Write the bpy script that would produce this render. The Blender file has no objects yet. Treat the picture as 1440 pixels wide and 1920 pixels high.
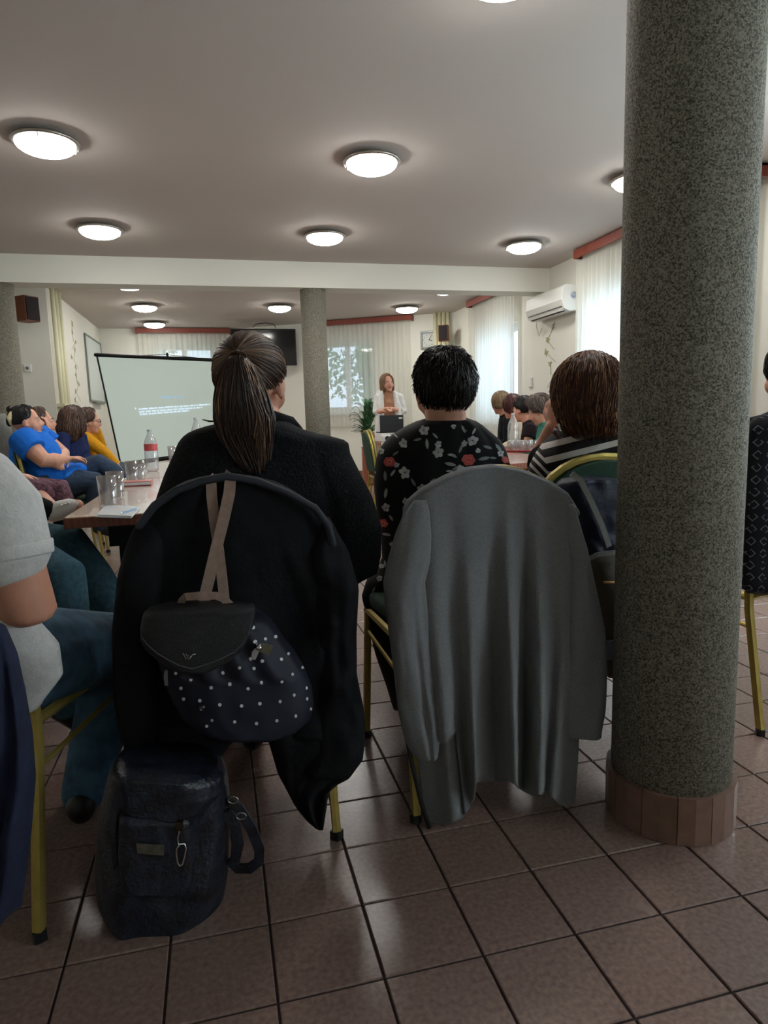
import bpy, bmesh, math, random
from math import sin, cos, pi, radians, sqrt, atan2
from mathutils import Vector, Matrix, noise
from mathutils.bvhtree import BVHTree
random.seed(7)
scene = bpy.context.scene
COL = scene.collection

# ---------------------------------------------------------------- camera
FPX, YAW, PITCH, ROLL, CAMH = 1255.25, .2413, .1408, -.0281, 1.05
_F = Vector((sin(YAW)*cos(PITCH), cos(YAW)*cos(PITCH), -sin(PITCH)))
_R0 = Vector((cos(YAW), -sin(YAW), 0)); _U0 = _R0.cross(_F)
_R = cos(ROLL)*_R0 + sin(ROLL)*_U0
_U = -sin(ROLL)*_R0 + cos(ROLL)*_U0
CAM = Vector((0, 0, CAMH))
YS = 1.0
cd = bpy.data.cameras.new('camera')
cam = bpy.data.objects.new('camera', cd); COL.objects.link(cam)
cd.sensor_fit = 'VERTICAL'; cd.sensor_height = 36; cd.lens = FPX/1920*36
cd.clip_start = .05; cd.clip_end = 200
cam.matrix_world = Matrix(((_R.x, _U.x, -_F.x, 0), (_R.y, _U.y, -_F.y, 0), (_R.z, _U.z, -_F.z, CAMH), (0, 0, 0, 1)))
scene.camera = cam

# ---------------------------------------------------------------- world, light, exposure
vs = scene.view_settings
scene.display_settings.display_device = 'sRGB'
vs.view_transform = 'Standard'; vs.look = 'None'; vs.gamma = 1; vs.use_curve_mapping = False
vs.exposure = .50
SKY = 1.35          # brightness of the overcast daylight outside
LAMP = 29.0         # radiance of the lamp bowls
DAY = 150.0         # daylight at each window
w = bpy.data.worlds.new('world'); scene.world = w; w.use_nodes = True
bg = w.node_tree.nodes['Background']
bg.inputs[0].default_value = (.66, .83, 1.0, 1); bg.inputs[1].default_value = SKY

def daylight(name, loc, rotz, sx, sz, power, color=(.75, .88, 1)):
    l = bpy.data.lights.new(name, 'AREA'); l.shape = 'RECTANGLE'; l.size = sx; l.size_y = sz
    l.energy = power; l.color = color
    o = bpy.data.objects.new(name, l); COL.objects.link(o)
    o.location = loc; o.rotation_euler = (radians(90), 0, rotz)
    return o
# every light stands just outside a window pane and shines into the room
daylight('window_daylight', (4.62, 5.95, 1.65), radians(90), 1.9, 1.5, 26, (.66, .83, 1))
daylight('window_daylight', (4.62, 9.37, 1.65), radians(90), 1.2, 1.5, 9, (.62, .80, 1))
daylight('window_daylight', (4.62, 2.4, 1.65), radians(90), 2.2, 1.5, DAY*1.5)
daylight('window_daylight', (4.62, -.9, 1.65), radians(90), 1.8, 1.5, DAY*1.2)

# ---------------------------------------------------------------- helpers
def lin(c):
    c = c/255
    return c/12.92 if c <= .04045 else ((c+.055)/1.055)**2.4
def S(r, g, b): return (lin(r), lin(g), lin(b), 1)

def at(px, py, Y):
    """world point at depth Y that is seen at photo pixel (px, py)"""
    d = _F + _R*((px-720)/FPX) - _U*((py-960)/FPX)
    return CAM + d*(Y*YS/d.y)
def atx(px, py, X):
    d = _F + _R*((px-720)/FPX) - _U*((py-960)/FPX)
    return CAM + d*(X/d.x)
def atz(px, py, z):
    d = _F + _R*((px-720)/FPX) - _U*((py-960)/FPX)
    return CAM + d*((z-CAMH)/d.z)
def proj(p):
    d = Vector(p)-CAM; z = d.dot(_F)
    if z < .05: return None
    return 720+FPX*d.dot(_R)/z, 960-FPX*d.dot(_U)/z, z

def mat(name, col, rough=.6, metal=0, noise_amt=0, noise_scale=20, bump=0, bump_scale=200, col2=None, alpha=1, trans=0,
        emit=None, emit_s=0, spec=None, sheen=0, coat=0, kind='noise', ior=1.45):
    m = bpy.data.materials.new(name); m.use_nodes = True
    nt = m.node_tree; b = nt.nodes['Principled BSDF']
    b.inputs['Base Color'].default_value = col
    b.inputs['Roughness'].default_value = rough
    b.inputs['Metallic'].default_value = metal
    b.inputs['IOR'].default_value = ior
    if spec is not None: b.inputs['Specular IOR Level'].default_value = spec
    if alpha < 1: b.inputs['Alpha'].default_value = alpha
    if trans: b.inputs['Transmission Weight'].default_value = trans
    if sheen: b.inputs['Sheen Weight'].default_value = sheen
    if coat: b.inputs['Coat Weight'].default_value = coat
    if emit: b.inputs['Emission Color'].default_value = emit; b.inputs['Emission Strength'].default_value = emit_s
    tc = None
    if noise_amt or col2 or bump:
        tc = nt.nodes.new('ShaderNodeTexCoord')
    if noise_amt or col2:
        if kind == 'voronoi':
            n = nt.nodes.new('ShaderNodeTexVoronoi'); n.inputs['Scale'].default_value = noise_scale; out = n.outputs['Distance']
        elif kind == 'wave':
            n = nt.nodes.new('ShaderNodeTexWave'); n.inputs['Scale'].default_value = noise_scale
            n.inputs['Distortion'].default_value = 4; n.inputs['Detail'].default_value = 3; out = n.outputs['Fac']
        else:
            n = nt.nodes.new('ShaderNodeTexNoise'); n.inputs['Scale'].default_value = noise_scale
            n.inputs['Detail'].default_value = 4; out = n.outputs['Fac']
        nt.links.new(tc.outputs['Object'], n.inputs['Vector'])
        r = nt.nodes.new('ShaderNodeValToRGB')
        c2 = col2 or tuple(min(1, c*(1+noise_amt)) for c in col[:3])+(1,)
        c1 = col if col2 else tuple(c*(1-noise_amt) for c in col[:3])+(1,)
        r.color_ramp.elements[0].color = c1; r.color_ramp.elements[1].color = c2
        r.color_ramp.elements[0].position = .35; r.color_ramp.elements[1].position = .65
        nt.links.new(out, r.inputs['Fac']); nt.links.new(r.outputs['Color'], b.inputs['Base Color'])
    if bump:
        n = nt.nodes.new('ShaderNodeTexNoise'); n.inputs['Scale'].default_value = bump_scale; n.inputs['Detail'].default_value = 3
        nt.links.new(tc.outputs['Object'], n.inputs['Vector'])
        bp = nt.nodes.new('ShaderNodeBump'); bp.inputs['Strength'].default_value = bump; bp.inputs['Distance'].default_value = .004
        nt.links.new(n.outputs['Fac'], bp.inputs['Height']); nt.links.new(bp.outputs['Normal'], b.inputs['Normal'])
    return m

def attr_mat(name, c0, c1, rough=.6, stops=None, attr='tone', sheen=0, bump=0, bump_scale=300, interp='LINEAR'):
    """colour read from a per-vertex float attribute"""
    m = bpy.data.materials.new(name); m.use_nodes = True
    nt = m.node_tree; b = nt.nodes['Principled BSDF']; b.inputs['Roughness'].default_value = rough
    if sheen: b.inputs['Sheen Weight'].default_value = sheen
    a = nt.nodes.new('ShaderNodeAttribute'); a.attribute_name = attr
    r = nt.nodes.new('ShaderNodeValToRGB'); r.color_ramp.interpolation = interp
    r.color_ramp.elements[0].color = c0; r.color_ramp.elements[1].color = c1
    for p, c in (stops or []):
        e = r.color_ramp.elements.new(p); e.color = c
    nt.links.new(a.outputs['Fac'], r.inputs['Fac']); nt.links.new(r.outputs['Color'], b.inputs['Base Color'])
    if bump:
        tc = nt.nodes.new('ShaderNodeTexCoord')
        n = nt.nodes.new('ShaderNodeTexNoise'); n.inputs['Scale'].default_value = bump_scale
        nt.links.new(tc.outputs['Object'], n.inputs['Vector'])
        bp = nt.nodes.new('ShaderNodeBump'); bp.inputs['Strength'].default_value = bump; bp.inputs['Distance'].default_value = .003
        nt.links.new(n.outputs['Fac'], bp.inputs['Height']); nt.links.new(bp.outputs['Normal'], b.inputs['Normal'])
    return m

class MB:
    """collects vertices and faces for one mesh"""
    def __init__(s): s.v = []; s.f = []; s.t = []; s.tone = 0
    def add(s, vs, fs):
        o = len(s.v); s.v += [tuple(v) for v in vs]; s.f += [tuple(i+o for i in f) for f in fs]; s.t += [s.tone]*len(vs)
    def box(s, a, b, M=None):
        x0, y0, z0 = a; x1, y1, z1 = b
        vs = [Vector(p) for p in ((x0,y0,z0),(x1,y0,z0),(x1,y1,z0),(x0,y1,z0),(x0,y0,z1),(x1,y0,z1),(x1,y1,z1),(x0,y1,z1))]
        if M: vs = [M @ v for v in vs]
        s.add(vs, [(0,3,2,1),(4,5,6,7),(0,1,5,4),(1,2,6,5),(2,3,7,6),(3,0,4,7)])
        return s
    def loft(s, pts, radii, side=None, n=12, cap='round', power=2.0):
        """closed tube through pts with elliptical section; radii = r or (a, b) per point; side = direction of a"""
        pts = [Vector(p) for p in pts]
        rr = [(r, r) if not isinstance(r, (tuple, list)) else tuple(r) for r in radii]
        tang = []
        for i in range(len(pts)):
            a = pts[max(0, i-1)]; b = pts[min(len(pts)-1, i+1)]
            t = b-a
            tang.append(t.normalized() if t.length > 1e-9 else Vector((0, 0, 1)))
        P, Rr, T = [], [], []
        if cap == 'round':
            for k in range(3):
                a = (k+.35)/3*pi/2
                P.append(pts[0]-tang[0]*min(rr[0])*cos(a)); Rr.append((rr[0][0]*sin(a), rr[0][1]*sin(a))); T.append(tang[0])
        for p, r, t in zip(pts, rr, tang): P.append(p); Rr.append(r); T.append(t)
        if cap == 'round':
            for k in range(2, -1, -1):
                a = (k+.35)/3*pi/2
                P.append(pts[-1]+tang[-1]*min(rr[-1])*cos(a)); Rr.append((rr[-1][0]*sin(a), rr[-1][1]*sin(a))); T.append(tang[-1])
        sd = Vector(side) if side else None
        if sd is None:
            sd = T[0].orthogonal()
        vs = []; fs = []
        prev = None
        for p, r, t in zip(P, Rr, T):
            base = Vector(side) if side else (prev or sd)
            x = base - t*base.dot(t)
            if x.length < 1e-6: x = t.orthogonal()
            x.normalize(); prev = x; y = t.cross(x)
            for k in range(n):
                a = 2*pi*k/n
                c, q = cos(a), sin(a)
                if power != 2:
                    c = math.copysign(abs(c)**(2/power), c); q = math.copysign(abs(q)**(2/power), q)
                vs.append(p + x*(r[0]*c) + y*(r[1]*q))
        m = len(P)
        for i in range(m-1):
            for k in range(n):
                k2 = (k+1) % n
                fs.append((i*n+k, i*n+k2, (i+1)*n+k2, (i+1)*n+k))
        fs.append(tuple(range(n))[::-1]); fs.append(tuple((m-1)*n+k for k in range(n)))
        s.add(vs, fs); return s
    def ell(s, c, r, M=None, n=16, m=10):
        c = Vector(c); vs = []; fs = []
        if not isinstance(r, (tuple, list)): r = (r, r, r)
        def tr(v):
            v = Vector(v)
            return c + (M @ v if M else v)
        vs.append(tr((0, 0, r[2])))
        for i in range(1, m):
            th = pi*i/m
            for k in range(n):
                a = 2*pi*k/n
                vs.append(tr((r[0]*sin(th)*cos(a), r[1]*sin(th)*sin(a), r[2]*cos(th))))
        vs.append(tr((0, 0, -r[2])))
        for k in range(n):
            fs.append((0, 1+k, 1+(k+1) % n))
            fs.append((len(vs)-1, 1+(m-2)*n+(k+1) % n, 1+(m-2)*n+k))
        for i in range(m-2):
            for k in range(n):
                a = 1+i*n+k; b = 1+i*n+(k+1) % n
                fs.append((a, a+n, b+n, b))
        s.add(vs, fs); return s
    def lathe(s, prof, M=None, n=24, closed=True):
        """prof = [(r, z)...] around z"""
        vs = []; fs = []
        for r, z in prof:
            for k in range(n):
                a = 2*pi*k/n
                v = Vector((max(r, 1e-5)*cos(a), max(r, 1e-5)*sin(a), z))
                vs.append(M @ v if M else v)
        m = len(prof)
        for i in range(m-1):
            for k in range(n):
                k2 = (k+1) % n
                fs.append((i*n+k, i*n+k2, (i+1)*n+k2, (i+1)*n+k))
        if closed:
            fs.append(tuple(range(n))[::-1]); fs.append(tuple((m-1)*n+k for k in range(n)))
        s.add(vs, fs); return s
    def grid(s, fn, nu, nv):
        vs = [fn(i/nu, j/nv) for j in range(nv+1) for i in range(nu+1)]
        fs = [(j*(nu+1)+i, j*(nu+1)+i+1, (j+1)*(nu+1)+i+1, (j+1)*(nu+1)+i) for j in range(nv) for i in range(nu)]
        s.add(vs, fs); return s
    def build(s, name, m=None, parent=None, smooth=False, kind=None, voxel=0, smooth_it=0, bevel=0, solid=0, fix=True, label=None, attr=False, decimate=0):
        me = bpy.data.meshes.new(name)
        org = Vector((0, 0, 0))
        me.from_pydata(s.v, [], s.f)
        if fix and not voxel:
            bm = bmesh.new(); bm.from_mesh(me); bmesh.ops.recalc_face_normals(bm, faces=bm.faces); bm.to_mesh(me); bm.free()
        me.update()
        if attr:
            a = me.attributes.new('tone', 'FLOAT', 'POINT'); a.data.foreach_set('value', s.t)
        o = bpy.data.objects.new(name, me); COL.objects.link(o)
        if voxel or bevel or solid:
            if bevel:
                md = o.modifiers.new('b', 'BEVEL'); md.width = bevel; md.segments = 2; md.limit_method = 'ANGLE'
            if solid:
                md = o.modifiers.new('s', 'SOLIDIFY'); md.thickness = solid; md.offset = 0
            if voxel:
                md = o.modifiers.new('r', 'REMESH'); md.mode = 'VOXEL'; md.voxel_size = voxel
                if smooth_it:
                    md = o.modifiers.new('s', 'SMOOTH'); md.factor = .5; md.iterations = smooth_it
            if decimate:
                md = o.modifiers.new('d', 'DECIMATE'); md.ratio = decimate
            dg = bpy.context.evaluated_depsgraph_get(); dg.update()
            me2 = bpy.data.meshes.new_from_object(o.evaluated_get(dg))
            o.modifiers.clear(); o.data = me2; bpy.data.meshes.remove(me); me = me2; me.name = name
        if m: 
            me.materials.clear(); me.materials.append(m)
        if smooth: me.polygons.foreach_set('use_smooth', [True]*len(me.polygons))
        if parent: 
            o.parent = parent
            o.matrix_parent_inverse = (Matrix.Translation(parent.location) @ Matrix.Rotation(parent.rotation_euler.z, 4, 'Z')).inverted()
        if kind: o['kind'] = kind
        if label: o['label'] = label
        return o

def empty(name, loc, label, cat, group=None, rz=0):
    o = bpy.data.objects.new(name, None); COL.objects.link(o); o.location = loc; o.rotation_euler = (0, 0, rz)
    o.empty_display_size = .1
    o['label'] = label; o['category'] = cat
    if group: o['group'] = group
    return o
def tag(o, label, cat, group=None):
    o['label'] = label; o['category'] = cat
    if group: o['group'] = group
    return o
def copy_tree(o, loc=None, rz=None, label=None, parent=None):
    c = o.copy(); COL.objects.link(c)
    if parent: c.parent = parent
    if loc is not None: c.location = loc
    if rz is not None: c.rotation_euler = (0, 0, rz)
    if label: c['label'] = label
    for ch in list(o.children): copy_tree(ch, parent=c)
    return c

def interp_rows(rows, t):
    """piecewise-linear interpolation, rows keyed by first entry"""
    if t <= rows[0][0]: return list(rows[0])
    for a, b in zip(rows, rows[1:]):
        if t <= b[0]:
            k = (t-a[0])/max(1e-9, b[0]-a[0])
            return [x+(y-x)*k for x, y in zip(a, b)]
    return list(rows[-1])

def slab(mb, rows, Y, T, fold=None, n=40, m=50, power=2.2, lean=0.0, shape=.5):
    """cloth-like closed body: rows of (py, pxL, pxR) as seen in the photo, standing at depth Y, thickness T;
    fold(u, v) pushes the near side toward the room behind"""
    y0, y1 = rows[0][0], rows[-1][0]
    ring = []
    for j in range(m+1):
        v = j/m; py = y0+(y1-y0)*v
        _, L, R = interp_rows(rows, py)
        Yv = Y + lean*(v-.5) if not callable(Y) else Y(v)
        Tv = T(v) if callable(T) else T
        PL = at(L, py, Yv); PR = at(R, py, Yv)
        endk = 1 if 0 < j < m else .25
        wdt = (PR-PL).length
        Tv = min(Tv, wdt*.6)
        pts = []
        for k in range(n+1):
            u = -1+2*k/n
            uu = sin(u*pi/2)
            h = Tv*max(0, 1-abs(uu)**power)**shape*endk
            f = fold(uu, v)*(1-abs(uu)**6)*min(1, wdt/.1)*endk if fold else 0
            pts.append(PL.lerp(PR, (uu+1)/2) + Vector((0, -1, 0))*(h+f))
        for k in range(n-1, 0, -1):
            u = -1+2*k/n; uu = sin(u*pi/2)
            h = Tv*max(0, 1-abs(uu)**power)**shape*endk
            pts.append(PL.lerp(PR, (uu+1)/2) + Vector((0, 1, 0))*h)
        ring.append(pts)
    q = len(ring[0]); vs = [p for r in ring for p in r]; fs = []
    for j in range(m):
        for k in range(q):
            k2 = (k+1) % q
            fs.append((j*q+k, j*q+k2, (j+1)*q+k2, (j+1)*q+k))
    fs.append(tuple(range(q))); fs.append(tuple(m*q+k for k in range(q))[::-1])
    mb.add(vs, fs)
    return mb

def poly(pts, t):
    """point at parameter t (0..1) along polyline, by length"""
    L = [0]
    for a, b in zip(pts, pts[1:]): L.append(L[-1]+sqrt((b[0]-a[0])**2+(b[1]-a[1])**2))
    d = t*L[-1]
    for i in range(len(pts)-1):
        if d <= L[i+1] or i == len(pts)-2:
            k = (d-L[i])/max(1e-9, L[i+1]-L[i])
            return (pts[i][0]+(pts[i+1][0]-pts[i][0])*k, pts[i][1]+(pts[i+1][1]-pts[i][1])*k)
def coons(top, bot, left, right):
    c00 = top[0]; c10 = top[-1]; c01 = bot[0]; c11 = bot[-1]
    def f(u, v):
        a = poly(top, u); b = poly(bot, u); l = poly(left, v); r = poly(right, v)
        x = []
        for i in (0, 1):
            x.append((1-v)*a[i]+v*b[i]+(1-u)*l[i]+u*r[i]-((1-u)*(1-v)*c00[i]+u*(1-v)*c10[i]+(1-u)*v*c01[i]+u*v*c11[i]))
        return x
    return f

# ---------------------------------------------------------------- materials
M_wall = mat('wall paint', S(228, 227, 216), .85, bump=.15, bump_scale=60)
M_ceil = mat('ceiling paint', S(196, 188, 180), .9, bump=.1, bump_scale=50)
M_grout = mat('floor grout', S(52, 42, 40), .9, bump=.3, bump_scale=300)
M_white = mat('white plastic', S(228, 228, 222), .45)
M_frame = mat('white window frame', S(225, 228, 228), .4)
M_gold = mat('gold lacquered steel', S(182, 160, 84), .38, metal=.55, noise_amt=.08, noise_scale=30)
M_green = mat('green upholstery', S(44, 74, 58), .85, noise_amt=.15, noise_scale=90, bump=.3, bump_scale=400)
M_black = mat('black plastic', S(22, 22, 24), .45)
M_blackm = mat('black steel', S(28, 28, 30), .4, metal=.6)
M_chrome = mat('chrome', S(205, 205, 205), .18, metal=1)
M_pelmet = mat('red-brown wood', S(128, 60, 46), .5, noise_amt=.15, noise_scale=8, kind='wave')
M_skin = mat('skin', S(214, 158, 132), .55, noise_amt=.05, noise_scale=30)
M_skin_d = mat('tanned skin', S(196, 138, 112), .55, noise_amt=.05, noise_scale=30)
M_eye = mat('eye white', S(230, 226, 220), .2)
M_iris = mat('dark iris', S(50, 36, 28), .2)
M_lip = mat('lips', S(176, 92, 84), .45)
M_jeans = mat('denim', S(44, 62, 84), .85, noise_amt=.2, noise_scale=40, bump=.4, bump_scale=500)
def cloth(name, c, na=.12, b=.35, sc=60, sheen=0.0): return mat(name, S(*c), .9, noise_amt=na, noise_scale=sc, bump=b, bump_scale=350, sheen=sheen, spec=.2)
# ================================================================ THE SETTING
CEIL = 2.8
# floor: grout bed and separate tiles
fl = MB().box((-3.6, -3.2, -.06), (4.3, 14.2, -.004)).build('floor', M_grout, kind='structure')
def tile_mat():
    m = bpy.data.materials.new('glazed floor tile'); m.use_nodes = True; nt = m.node_tree; b = nt.nodes['Principled BSDF']
    oi = nt.nodes.new('ShaderNodeObjectInfo'); tc = nt.nodes.new('ShaderNodeTexCoord')
    geo = nt.nodes.new('ShaderNodeNewGeometry')
    n = nt.nodes.new('ShaderNodeTexNoise'); n.inputs['Scale'].default_value = 90; n.inputs['Detail'].default_value = 5
    nt.links.new(geo.outputs['Position'], n.inputs['Vector'])
    n2 = nt.nodes.new('ShaderNodeTexNoise'); n2.inputs['Scale'].default_value = 4; n2.inputs['Detail'].default_value = 3
    nt.links.new(geo.outputs['Position'], n2.inputs['Vector'])
    r = nt.nodes.new('ShaderNodeValToRGB')
    r.color_ramp.elements[0].color = S(124, 99, 92); r.color_ramp.elements[1].color = S(148, 123, 112)
    r.color_ramp.elements[0].position = .3; r.color_ramp.elements[1].position = .7
    nt.links.new(n.outputs['Fac'], r.inputs['Fac'])
    hs = nt.nodes.new('ShaderNodeHueSaturation'); mr = nt.nodes.new('ShaderNodeMapRange')
    mr.inputs['To Min'].default_value = .93; mr.inputs['To Max'].default_value = 1.06
    nt.links.new(oi.outputs['Random'], mr.inputs['Value']); nt.links.new(mr.outputs['Result'], hs.inputs['Value'])
    nt.links.new(r.outputs['Color'], hs.inputs['Color']); nt.links.new(hs.outputs['Color'], b.inputs['Base Color'])
    mr2 = nt.nodes.new('ShaderNodeMapRange'); mr2.inputs['To Min'].default_value = .17; mr2.inputs['To Max'].default_value = .32
    nt.links.new(n2.outputs['Fac'], mr2.inputs['Value']); nt.links.new(mr2.outputs['Result'], b.inputs['Roughness'])
    bp = nt.nodes.new('ShaderNodeBump'); bp.inputs['Strength'].default_value = .12; bp.inputs['Distance'].default_value = .002
    nt.links.new(n.outputs['Fac'], bp.inputs['Height']); nt.links.new(bp.outputs['Normal'], b.inputs['Normal'])
    b.inputs['Specular IOR Level'].default_value = .5
    return m
M_tile = tile_mat()
def tile_geo(mb, cx, cy, h=.0975, c=.002):
    vs = []
    for z, k in ((-.004, h), (-c, h), (0, h-c)):
        vs += [(cx-k, cy-k, z), (cx+k, cy-k, z), (cx+k, cy+k, z), (cx-k, cy+k, z)]
    fs = [(8, 9, 10, 11)]
    for a in (0, 4):
        for k in range(4): fs.append((a+k, a+(k+1) % 4, a+4+(k+1) % 4, a+4+k))
    mb.add(vs, fs)
tl = []
x0, y0, TS = .047, 1.103, .2
for i in range(-18, 22):
    for j in range(-21, 65):
        cx, cy = x0+(i+.5)*TS, y0+(j+.5)*TS
        if not (-3.58 < cx < 4.2 and -3.1 < cy < 14.1): continue
        p = proj((cx, cy, 0)) if cy > .2 else None
        seen = p and -60 < p[0] < 1500 and p[1] < 1990
        tl.append((0 if seen else 1, sqrt(cx*cx+cy*cy), cx, cy))
tl.sort()
tmb = MB(); tile_geo(tmb, 0, 0)
t0 = tmb.build('tile', M_tile, fl)
t0.location = (tl[0][2], tl[0][3], 0)
for q in tl[1:295]:
    t = t0.copy(); t.location = (q[2], q[3], 0); COL.objects.link(t)
rest = MB()
for q in tl[295:]: tile_geo(rest, q[2], q[3])
rest.build('tile_field', M_tile, fl, kind='stuff', fix=False)

MB().box((-3.6, -3.2, CEIL), (4.3, 14.2, CEIL+.2)).build('ceiling', M_ceil, kind='structure')

def wall(name, p, q, openings=(), thick=.25, out=1, m=M_wall):
    """wall from p to q (xy); thickness on the left (+1) or right (-1) side; openings = (s0, s1, z0, z1)"""
    p = Vector((p[0], p[1], 0)); q = Vector((q[0], q[1], 0)); d = (q-p); L = d.length; d.normalize()
    nrm = Vector((-d.y, d.x, 0))*out
    M = Matrix((( d.x, nrm.x, 0, p.x), (d.y, nrm.y, 0, p.y), (0, 0, 1, 0), (0, 0, 0, 1)))
    mb = MB(); xs = 0
    for (a, b, z0, z1) in sorted(openings):
        mb.box((xs, 0, -.05), (a, thick, CEIL), M); mb.box((a, 0, -.05), (b, thick, z0), M); mb.box((a, 0, z1), (b, thick, CEIL), M); xs = b
    mb.box((xs, 0, -.05), (L, thick, CEIL), M)
    mb.build(name, m, kind='structure')
    return M
def glassmat():
    m = bpy.data.materials.new('window glass'); m.use_nodes = True; nt = m.node_tree
    b = nt.nodes['Principled BSDF']; tr = nt.nodes.new('ShaderNodeBsdfTransparent'); gl = nt.nodes.new('ShaderNodeBsdfGlossy')
    gl.inputs['Roughness'].default_value = .02
    mx = nt.nodes.new('ShaderNodeMixShader'); mx.inputs[0].default_value = .06
    nt.links.new(tr.outputs[0], mx.inputs[1]); nt.links.new(gl.outputs[0], mx.inputs[2])
    nt.links.new(mx.outputs[0], nt.nodes['Material Output'].inputs[0]); nt.nodes.remove(b)
    return m
M_glass = glassmat()
def window(name, M, s0, s1, z0, z1, panes=2, y=.1):
    f = MB(); w = .06
    f.box((s0, y, z0), (s1, y+.06, z0+w), M); f.box((s0, y, z1-w), (s1, y+.06, z1), M)
    f.box((s0, y, z0+w), (s0+w, y+.06, z1-w), M); f.box((s1-w, y, z0+w), (s1, y+.06, z1-w), M)
    fo = f.build(name, M_frame, kind='structure')
    pw = (s1-s0-2*w)/panes
    for k in range(panes):
        a = s0+w+k*pw; b = a+pw
        sb = MB(); e = .045
        sb.box((a, y+.005, z0+w), (b, y+.055, z0+w+e), M); sb.box((a, y+.005, z1-w-e), (b, y+.055, z1-w), M)
        sb.box((a, y+.005, z0+w+e), (a+e, y+.055, z1-w-e), M); sb.box((b-e, y+.005, z0+w+e), (b, y+.055, z1-w-e), M)
        so = sb.build('sash', M_frame, fo)
        MB().box((a+e, y+.025, z0+w+e), (b-e, y+.031, z1-w-e), M).build('pane', M_glass, so)
    MB().box((s0-.04, -.06, z0-.035), (s1+.04, y, z0-.005), M).build('window_sill', M_frame, fo)

# right wall runs along x = 4.1 ; s = y + 3
WZ = (.95, 2.3)
Mr = wall('wall_right', (4.1, -3), (4.1, 11.2), [(1.3, 3.0, *WZ), (4.4, 6.5, *WZ), (8.05, 9.95, *WZ), (11.7, 13.05, *WZ)], out=-1)
for k, (a, b) in enumerate(((1.3, 3.0), (4.4, 6.5), (8.05, 9.95), (11.7, 13.05))): window('window_%d' % (k+1), Mr, a, b, *WZ)
Ma = wall('wall_back_right', (4.1, 11.2), (.4, 13.48), [(1.45, 2.6, 1.15, 2.45)], out=-1)
window('window_5', Ma, 1.45, 2.6, 1.15, 2.45)
Mb = wall('wall_back', (.4, 13.48), (-2.25, 13.48), [(.3, 1.47, 1.2, 2.52)], out=-1)
window('window_6', Mb, .3, 1.47, 1.2, 2.52)
wall('wall_left_far', (-1.97, 13.48), (-1.97, 9.5), out=-1, thick=.2)
wall('wall_left_return', (-2.17, 9.5), (-3.4, 9.5), out=-1, thick=.2)
wall('wall_left', (-3.4, 9.7), (-3.4, -3), out=-1)
wall('wall_front', (-3.4, -3), (4.1, -3), out=-1)
MB().box((-3.4, 7.8, 2.52), (4.1, 8.1, CEIL)).build('trim_1', M_wall, kind='structure')   # down-stand beam
M_base = mat('brown skirting', S(122, 84, 66), .5, noise_amt=.1, noise_scale=10)
MB().box((4.07, -3, 0), (4.1, 11.2, .08)).build('baseboard_right', M_base, kind='structure')
MB().box((0.1, -.02, 0), (4.25, 0, .08), Ma).build('baseboard_back_right', M_base, kind='structure')
MB().box((-1.97, 13.46, 0), (.4, 13.48, .08)).build('baseboard_back', M_base, kind='structure')
MB().box((-1.97, 9.5, 0), (-1.95, 13.46, .08)).build('baseboard_left_far', M_base, kind='structure')

# columns with pebble-dash render
def stone_mat():
    m = bpy.data.materials.new('grey pebble-dash render'); m.use_nodes = True; nt = m.node_tree; b = nt.nodes['Principled BSDF']
    tc = nt.nodes.new('ShaderNodeTexCoord')
    v = nt.nodes.new('ShaderNodeTexVoronoi'); v.inputs['Scale'].default_value = 300
    n = nt.nodes.new('ShaderNodeTexNoise'); n.inputs['Scale'].default_value = 230; n.inputs['Detail'].default_value = 4; n.inputs['Roughness'].default_value = .7
    for q in (v, n): nt.links.new(tc.outputs['Object'], q.inputs['Vector'])
    r = nt.nodes.new('ShaderNodeValToRGB')
    r.color_ramp.elements[0].color = S(74, 71, 60); r.color_ramp.elements[0].position = .3
    r.color_ramp.elements[1].color = S(166, 161, 144); r.color_ramp.elements[1].position = .72
    mx = nt.nodes.new('ShaderNodeMath'); mx.operation = 'ADD'
    sep = nt.nodes.new('ShaderNodeSeparateColor'); nt.links.new(v.outputs['Color'], sep.inputs[0])
    mm = nt.nodes.new('ShaderNodeMath'); mm.operation = 'MULTIPLY'; mm.inputs[1].default_value = .45
    m2 = nt.nodes.new('ShaderNodeMath'); m2.operation = 'MULTIPLY'; m2.inputs[1].default_value = .62
    nt.links.new(sep.outputs[0], mm.inputs[0]); nt.links.new(n.outputs['Fac'], m2.inputs[0])
    nt.links.new(mm.outputs[0], mx.inputs[0]); nt.links.new(m2.outputs[0], mx.inputs[1])
    nt.links.new(mx.outputs[0], r.inputs['Fac']); nt.links.new(r.outputs['Color'], b.inputs['Base Color'])
    bp = nt.nodes.new('ShaderNodeBump'); bp.inputs['Strength'].default_value = .9; bp.inputs['Distance'].default_value = .004
    nt.links.new(mx.outputs[0], bp.inputs['Height']); nt.links.new(bp.outputs['Normal'], b.inputs['Normal'])
    b.inputs['Roughness'].default_value = .85
    return m
M_stone = stone_mat()
M_plinth = mat('brown plinth tile', S(128, 98, 84), .45, noise_amt=.1, noise_scale=25)
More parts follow.
